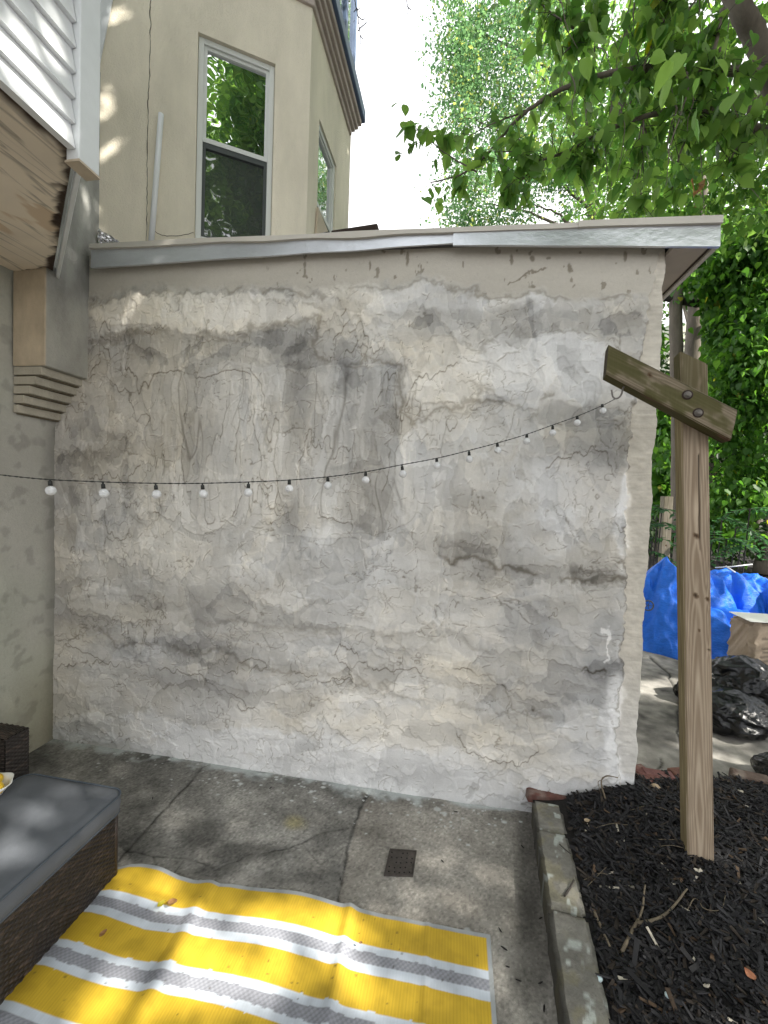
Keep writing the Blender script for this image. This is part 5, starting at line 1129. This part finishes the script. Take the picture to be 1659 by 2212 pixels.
br([dep(1300, 285, 2.8), dep(1280, 340, 2.85), dep(1250, 380, 2.9)], .007, .002)
br([dep(1240, 60, 2.8), dep(1180, 20, 2.9), dep(1130, -30, 3)], .008, .003)
# the high limbs that carry the rest of the crown
hub = np.array(tl[-1])
for e in [(2.0, -1.5, 6.3), (4.5, -2.0, 7.0), (6.5, .5, 7.2), (5.0, 3.0, 7.2), (3.0, 1.5, 7.6), (1.6, -3.2, 6.0), (2.8, 3.0, 6.6)]:
    e = np.array(e); mid = hub*.5+e*.5+np.array([0, 0, .5]); limb(b, [hub, mid, e], .05, .012, 6, 7, .02)
g = np.random.default_rng(31)
LP = []; twigs = MB()
for p, r0_ in branches:
    n = len(p)
    for i in range(2, n):
        for _ in range(2):
            s = p[i]; px_, _y = topx(s)
            if g.random() < (.62 if px_ > 1150 else .36):
                dd = g.normal(size=3)*np.array([1, 1, .7]); dd[2] -= .35; dd /= np.linalg.norm(dd); Lt = g.uniform(.08, .26)
                q = [s, s+dd*Lt*.5+np.array([0, 0, .01]), s+dd*Lt+np.array([0, 0, -.03])]; twigs.tube(q, [.0028, .002, .0012], 4, cap=False)
                for t in np.linspace(.2, 1, g.integers(3, 6)): LP.append(s+dd*Lt*t+g.normal(size=3)*.02)
for _ in range(75):      # hanging fine branches through the crown
    x0_, y0_, t0_ = g.uniform(1180, 1680), g.uniform(-60, 330), g.uniform(2.6, 4.2); Lh = g.uniform(.25, .7); sx_ = g.normal()*.25
    q = [dep(x0_, y0_, t0_)]; 
    for k_ in range(4): q.append(q[-1]+np.array([sx_*Lh/4+g.normal()*.02, g.normal()*.03, -Lh/4*(.6+.3*k_)]))
    limb(b, q, g.uniform(.004, .009), .0015, 4, 5, .004)
trunk_o = b.build('trunk', M['bark'], tr); twigs.build('twigs', M['twigdark'], tr)
LP = np.array(LP)
# nearest few leaves, hanging close overhead
NP = np.array([dep(x+g.normal()*14, y+g.normal()*14, t*1.3) for x, y, t in [(1460, 200, 1.25), (1500, 215, 1.2), (1430, 180, 1.35), (1395, 130, 1.5), (1300, 60, 1.7), (1330, 45, 1.7), (1290, 90, 1.75), (1480, 150, 1.4), (1520, 60, 1.6), (1250, 130, 1.9), (1215, 60, 2), (1350, 110, 1.7), (1560, 120, 1.5), (1600, 200, 1.5), (1540, 320, 1.8), (1620, 360, 1.9), (1440, 90, 1.6), (1375, 30, 1.6)]])
leaves('foliage_near', np.vstack([LP, NP, NP[:9]+rng.normal(0, .07, (9, 3))]), .076, M['leaf'], tr, GREEN, LEAF_BIG, 3, .9)
P = []
# visible mass behind the branches (upper right of the picture)
for (x, y, t, rx, n, ncl) in [(1400, 80, 4.2, 1.0, 1500, 26), (1560, 250, 4.2, .95, 1300, 24), (1330, 280, 4.6, .85, 900, 20), (1500, 400, 4.6, .8, 1100, 20), (1620, 80, 3.9, .9, 1000, 18), (1220, 80, 4.6, .7, 420, 12), (1620, 420, 4.2, .6, 700, 14)]:
    P.append(clumps(g, n, dep(x, y, t), (rx, rx, rx*.8), ncl, .17))
leaves('foliage_mid', np.vstack(P), .062, M['leaf'], tr, GREEN, LEAF_BIG, 4, .8)
# canopy overhead (outside the frame): shades the yard
P = clumps(g, 42000, (5.0, .3, 7.2), (4.6, 3.8, 1.2), 560, .30, .5)
P2 = clumps(g, 7000, (1.7, -2.8, 6.0), (1.9, 2.2, 1.0), 120, .26, .5); P3 = clumps(g, 14000, (5.8, 2.4, 7.4), (3.4, 2.6, 1.0), 200, .3, .5)
P5 = clumps(g, 11000, (1.2, 2.0, 7.2), (1.9, 1.7, .6), 130, .26, .5); P4 = clumps(g, 30000, (1.9, .5, 7.3), (2.3, 3.4, .8), 260, .28, .5); P = np.vstack([P, P2, P3, P4, P5]); px_, py_ = topx(P); infr = (px_ > -20) & (px_ < 1290) & (py_ > -20) & (py_ < 2212) & (((P-CAM)@fw) > 0); P = P[cull(P) & ~infr]
leaves('foliage_high', P, .122, M['leaf'], tr, GREEN, LEAF_SM, 6, .25)
b = MB(); dq = dep(1505, 412, 2.9)
for k in range(6): 
    c = dq+np.array([g.normal()*.02, g.normal()*.02, -.03*k+.08]); b.add([c+g.normal(size=3)*.035 for _ in range(4)], [(0, 1, 2), (0, 2, 3)])
b.build('dead_leaves', M['dryleaf'], tr)

# --- twig dangling into the sky from above
b = MB()
for ln in [[(763, -30), (768, 10), (773, 35), (776, 60), (779, 90), (775, 110)], [(773, 35), (782, 42), (788, 40)], [(776, 62), (790, 50), (792, 46)], [(770, 20), (764, 26)], [(777, 75), (785, 86)], [(880, -30), (878, 0), (882, 20), (877, 40)], [(880, 14), (888, 22)]]:
    b.tube(spline([dep(x, y, 3.4) for x, y in ln], 4), [.004-.0025*i/(len(ln)*4) for i in range(len(spline([dep(x, y, 3.4) for x, y in ln], 4)))], 5)
for i in range(26):
    x, y = random.choice([(772, 30), (777, 60), (776, 85), (785, 48), (769, 12), (880, 10)]); c = dep(x+g.normal()*5, y+g.normal()*8, 3.4); b.add([c, c+g.normal(size=3)*.008, c+g.normal(size=3)*.008], [(0, 1, 2)])
b.tube([dep(763, -30, 3.4), dep(800, -200, 3.6), dep(880, -30, 3.4)], .006, 6)
o = b.build('bare_twig', M['twigdark']); tag(o, 'thin bare twigs dangling into the white sky beside the bay roof', 'twig')

# --- tall fine-leaved tree beyond the shed
t2 = empty('tall_tree', (3.6, 13, .6), 'tall fine-leaved tree, bluish haze put into its pale leaf colours, standing in the sky beyond the shed roof', 'tree')
b = MB(); base = np.array([3.6, 13.2, .4]); limb(b, [base, dep(1290, 600, 13), dep(1270, 400, 13), dep(1230, 200, 13), dep(1200, -100, 13.2)], .26, .08, 8, 10, .05)
for e in [(1080, 300), (1100, 120), (1010, 60), (1340, 200), (1150, 440), (1050, 440), (1300, 0), (1000, 250)]:
    s = dep(1270, e[1]+150 if e[1] < 400 else 520, 13); limb(b, [s, s*.5+dep(e[0], e[1], 13)*.5+np.array([0, 0, .2]), dep(e[0], e[1], 13)], .07, .015, 6, 6, .05)
b.build('trunk', M['bark'], t2)
P = []
for (x, y, rx, rz_, n, ncl) in [(1130, 80, 150, 140, 9000, 90), (1090, 260, 120, 120, 6500, 60), (1200, 380, 170, 110, 7000, 60), (992, 60, 62, 110, 4200, 40), (1000, 200, 50, 90, 2600, 26), (1010, 470, 60, 30, 1500, 14), (1060, 440, 90, 50, 2400, 24), (1300, 200, 150, 220, 9000, 80), (1160, -120, 180, 120, 5000, 60), (990, 330, 40, 130, 1400, 22)]:
    c = dep(x, y, 13); P.append(clumps(g, n, c, (rx/900*13, 1.8, rz_/900*13), int(ncl*1.3), .27))
P = np.vstack(P); leaves('foliage', P, .10, M['leaffar'], t2, [(.075, .16, .075), (.15, .26, .11), (.28, .33, .10), .08], LEAF_SM, 9, .4)  # leaf colours paled and blued to stand in for haze

# --- ivy-hung trees and trunks at the right
def ivy_tree(name, base, top, r_, blobs, n, label, seed, size=.075, cols=((.040, .12, .020), (.10, .22, .036), (.2, .22, .03), .012)):
    e = empty(name, base, label, 'tree'); b = MB(); limb(b, [base, (np.array(base)+np.array(top))/2+rng.normal(0, .08, 3), top], r_, r_*.7, 8, 12, .02)
    g2 = np.random.default_rng(seed)
    for x, y, t, rx, ry in blobs[:4]: limb(b, [(np.array(base)*.4+np.array(top)*.6), dep(x, y, t)], r_*.3, .02, 6, 6, .03)
    b.build('trunk', M['bark'], e); P = []; tot = sum(q[3]*q[4] for q in blobs)
    for x, y, t, rx, ry in blobs: P.append(clumps(g2, int(n*rx*ry/tot), dep(x, y, t), (rx/900*t, .45, ry/900*t), max(int(rx*ry/130), 8), .13))
    leaves('foliage', np.vstack(P), size, M['leaf'], e, cols, LEAF_BIG, seed, .9); return e
ivy_tree('ivy_tree', (4.75, 6.6, .1), (4.7, 6.6, 6.5), .2, [(1620, 620, 6.3, 70, 130), (1600, 850, 6.2, 60, 120), (1630, 1020, 6.3, 60, 80), (1650, 740, 5.8, 40, 160), (1560, 590, 6.4, 60, 60), (1660, 500, 6, 60, 60), (1560, 700, 6.5, 22, 60), (1590, 1080, 6.2, 40, 40)], 15000, 'tree at the right edge curtained in hanging green ivy', 12)
ivy_tree('ivy_tree', (4.0, 8.2, .2), (3.95, 8.2, 7.5), .14, [(1500, 590, 8, 70, 40), (1470, 640, 8, 40, 25), (1450, 850, 7.8, 22, 60), (1440, 950, 7.5, 28, 90), (1530, 800, 8.2, 30, 160), (1460, 1060, 7.5, 60, 60), (1540, 1120, 7.4, 60, 50), (1440, 720, 8.2, 16, 40), (1490, 520, 8, 90, 50)], 9000, 'slim rough-barked trunk behind the post with dark low foliage', 14, .10)
b = MB(); limb(b, [ony(1467, 1150, 7.6), ony(1464, 900, 7.6), ony(1460, 700, 7.6), ony(1462, 560, 7.6)], .11, .09, 8, 12, .015)
o = b.build('tree_trunk', M['bark']); tag(o, 'bare grey tree trunk directly behind the top of the post', 'tree trunk')
b = MB(); limb(b, [dep(1400, 640, 6.9), dep(1450, 645, 6.8), dep(1500, 655, 6.8), dep(1545, 652, 6.9), dep(1640, 640, 7.1)], .05, .07, 6, 9, .02)
o = b.build('fallen_limb', M['twigdark']); tag(o, 'dark horizontal bough crossing the gap beside the shed eave', 'bough')
# dark depth of the wood
wood = [((1540, 900), 11, 2.8, 2.6, 'dark dense evergreen deep in the wood behind the post', 21), ((1660, 700), 10.5, 2.4, 3.6, 'tall dark tree deep in the wood at the right edge', 22), ((1420, 1120), 9.6, 1.5, .8, 'dark shrub mass beyond the shed corner', 23), ((1500, 460), 11, 2.6, 1.5, 'high green crown rising behind the ivy trees', 24), ((1650, 1120), 8.6, 1.6, 1.0, 'dark understorey bush behind the tarpaulins', 25), ((1380, 380), 10.5, 1.9, 1.7, 'bright green crown seen just above the shed roof end', 26)]
for (q, t, rx, rz_, lab, sd_) in wood:
    c = dep(q[0], q[1], t); e = empty('woodland_tree', (c[0], c[1], .5), lab, 'tree', 'trees of the wood beyond the yard'); b = MB(); limb(b, [(c[0], c[1], .3), (c[0]+.1, c[1], c[2])], .15, .06, 6, 8, .03); b.build('trunk', M['bark'], e)
    g2 = np.random.default_rng(sd_); n = int(2600*rx*rz_/2)
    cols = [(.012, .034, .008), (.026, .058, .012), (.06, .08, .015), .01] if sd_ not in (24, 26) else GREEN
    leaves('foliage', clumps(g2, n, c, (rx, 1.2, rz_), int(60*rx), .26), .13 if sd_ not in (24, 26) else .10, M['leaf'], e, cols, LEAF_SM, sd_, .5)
# row of trees closing the view behind
for i, (x, y, h_) in enumerate([(8, 19, 9), (11.5, 16, 9), (15, 12, 9), (5.2, 20, 7), (14, 7, 8)]):
    e = empty('woodland_tree', (x, y, .5), ['dark backdrop tree left of the wood', 'tall dark backdrop tree in the middle of the wood', 'backdrop tree at the right of the wood', 'low backdrop tree beyond the shed', 'backdrop tree outside the right edge'][i], 'tree', 'trees of the wood beyond the yard')
    b = MB(); limb(b, [(x, y, .2), (x, y, h_*.6)], .25, .1, 5, 8, .02); b.build('trunk', M['bark'], e); g2 = np.random.default_rng(40+i)
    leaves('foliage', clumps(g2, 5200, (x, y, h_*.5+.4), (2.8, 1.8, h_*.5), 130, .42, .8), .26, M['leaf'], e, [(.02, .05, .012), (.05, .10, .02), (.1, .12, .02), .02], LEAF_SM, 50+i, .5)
# compound-leaved sapling behind the tarp
sp_ = empty('sapling', (4.1, 6.2, .15), 'low sapling with feathery compound leaves behind the blue tarpaulin', 'shrub'); b = MB(); P = []
for (x, y) in [(1420, 1130), (1410, 1160), (1560, 1120), (1590, 1140), (1540, 1150), (1620, 1100), (1400, 1190), (1570, 1165), (1430, 1100), (1600, 1180)]:
    c = ony(x, y, 6.1+g.normal()*.15)
    for k in range(3):
        dd = np.array([g.normal(), g.normal()*.5-.2, .15]); dd /= np.linalg.norm(dd); s_ = np.array([-dd[1], dd[0], 0]); L = .38; pts = [c+dd*L*t+np.array([0, 0, -.22*t*t*L*3]) for t in np.linspace(0, 1, 9)]; b.tube(pts, [.004-.0003*i for i in range(9)], 4, cap=False)
        for i, p in enumerate(pts[1:]):
            for sg in (-1, 1): P.append((p, dd*.35+s_*sg+np.array([0, 0, g.normal()*.3-.2]), .10))
    b.tube([np.array([c[0], c[1]+.1, .12]), c], .008, 5, cap=False)
b.build('stems', M['twigdark'], sp_); V = []; F = []
for p, dd, L in P:
    dd = dd/np.linalg.norm(dd); sd3 = np.cross(dd, [0, 0, 1]); o_ = len(V); V += [p, p+dd*L*.45+sd3*L*.3, p+dd*L+np.array([0, 0, -.02]), p+dd*L*.45-sd3*L*.3]; F.append((o_, o_+1, o_+2, o_+3))
npmesh('foliage', np.array(V), np.array(F), M['leaf'], sp_, np.tile((.035, .095, .035), (len(V), 1))*np.random.default_rng(2).uniform(.6, 1.3, (len(V), 1)), False)
# pale neighbouring house through the gap
nb = empty('neighbour_house', (8, 22, 0), 'pale clapboard neighbouring house glimpsed between the tree trunks', 'house')
A = dep(1425, 790, 20); B_ = dep(1530, 600, 20)
b = MB(); b.box((A[0]-.6, 20, 0), (B_[0]+1.2, 24, 9.5), (1, 1, 1)); b.build('wall', M['cream'], nb)
b = MB(); 
for k in range(30): b.box((A[0]-.6, 19.97, 1+k*.28), (B_[0]+1.2, 19.995, 1.02+k*.28))
b.build('clapboards', M['drip'], nb)
b = MB(); b.box((A[0]+1.2, 19.9, 6), (A[0]+1.9, 19.96, 8)); b.build('window', M['screenframe'], nb)
print('OBJECTS', len(bpy.data.objects))
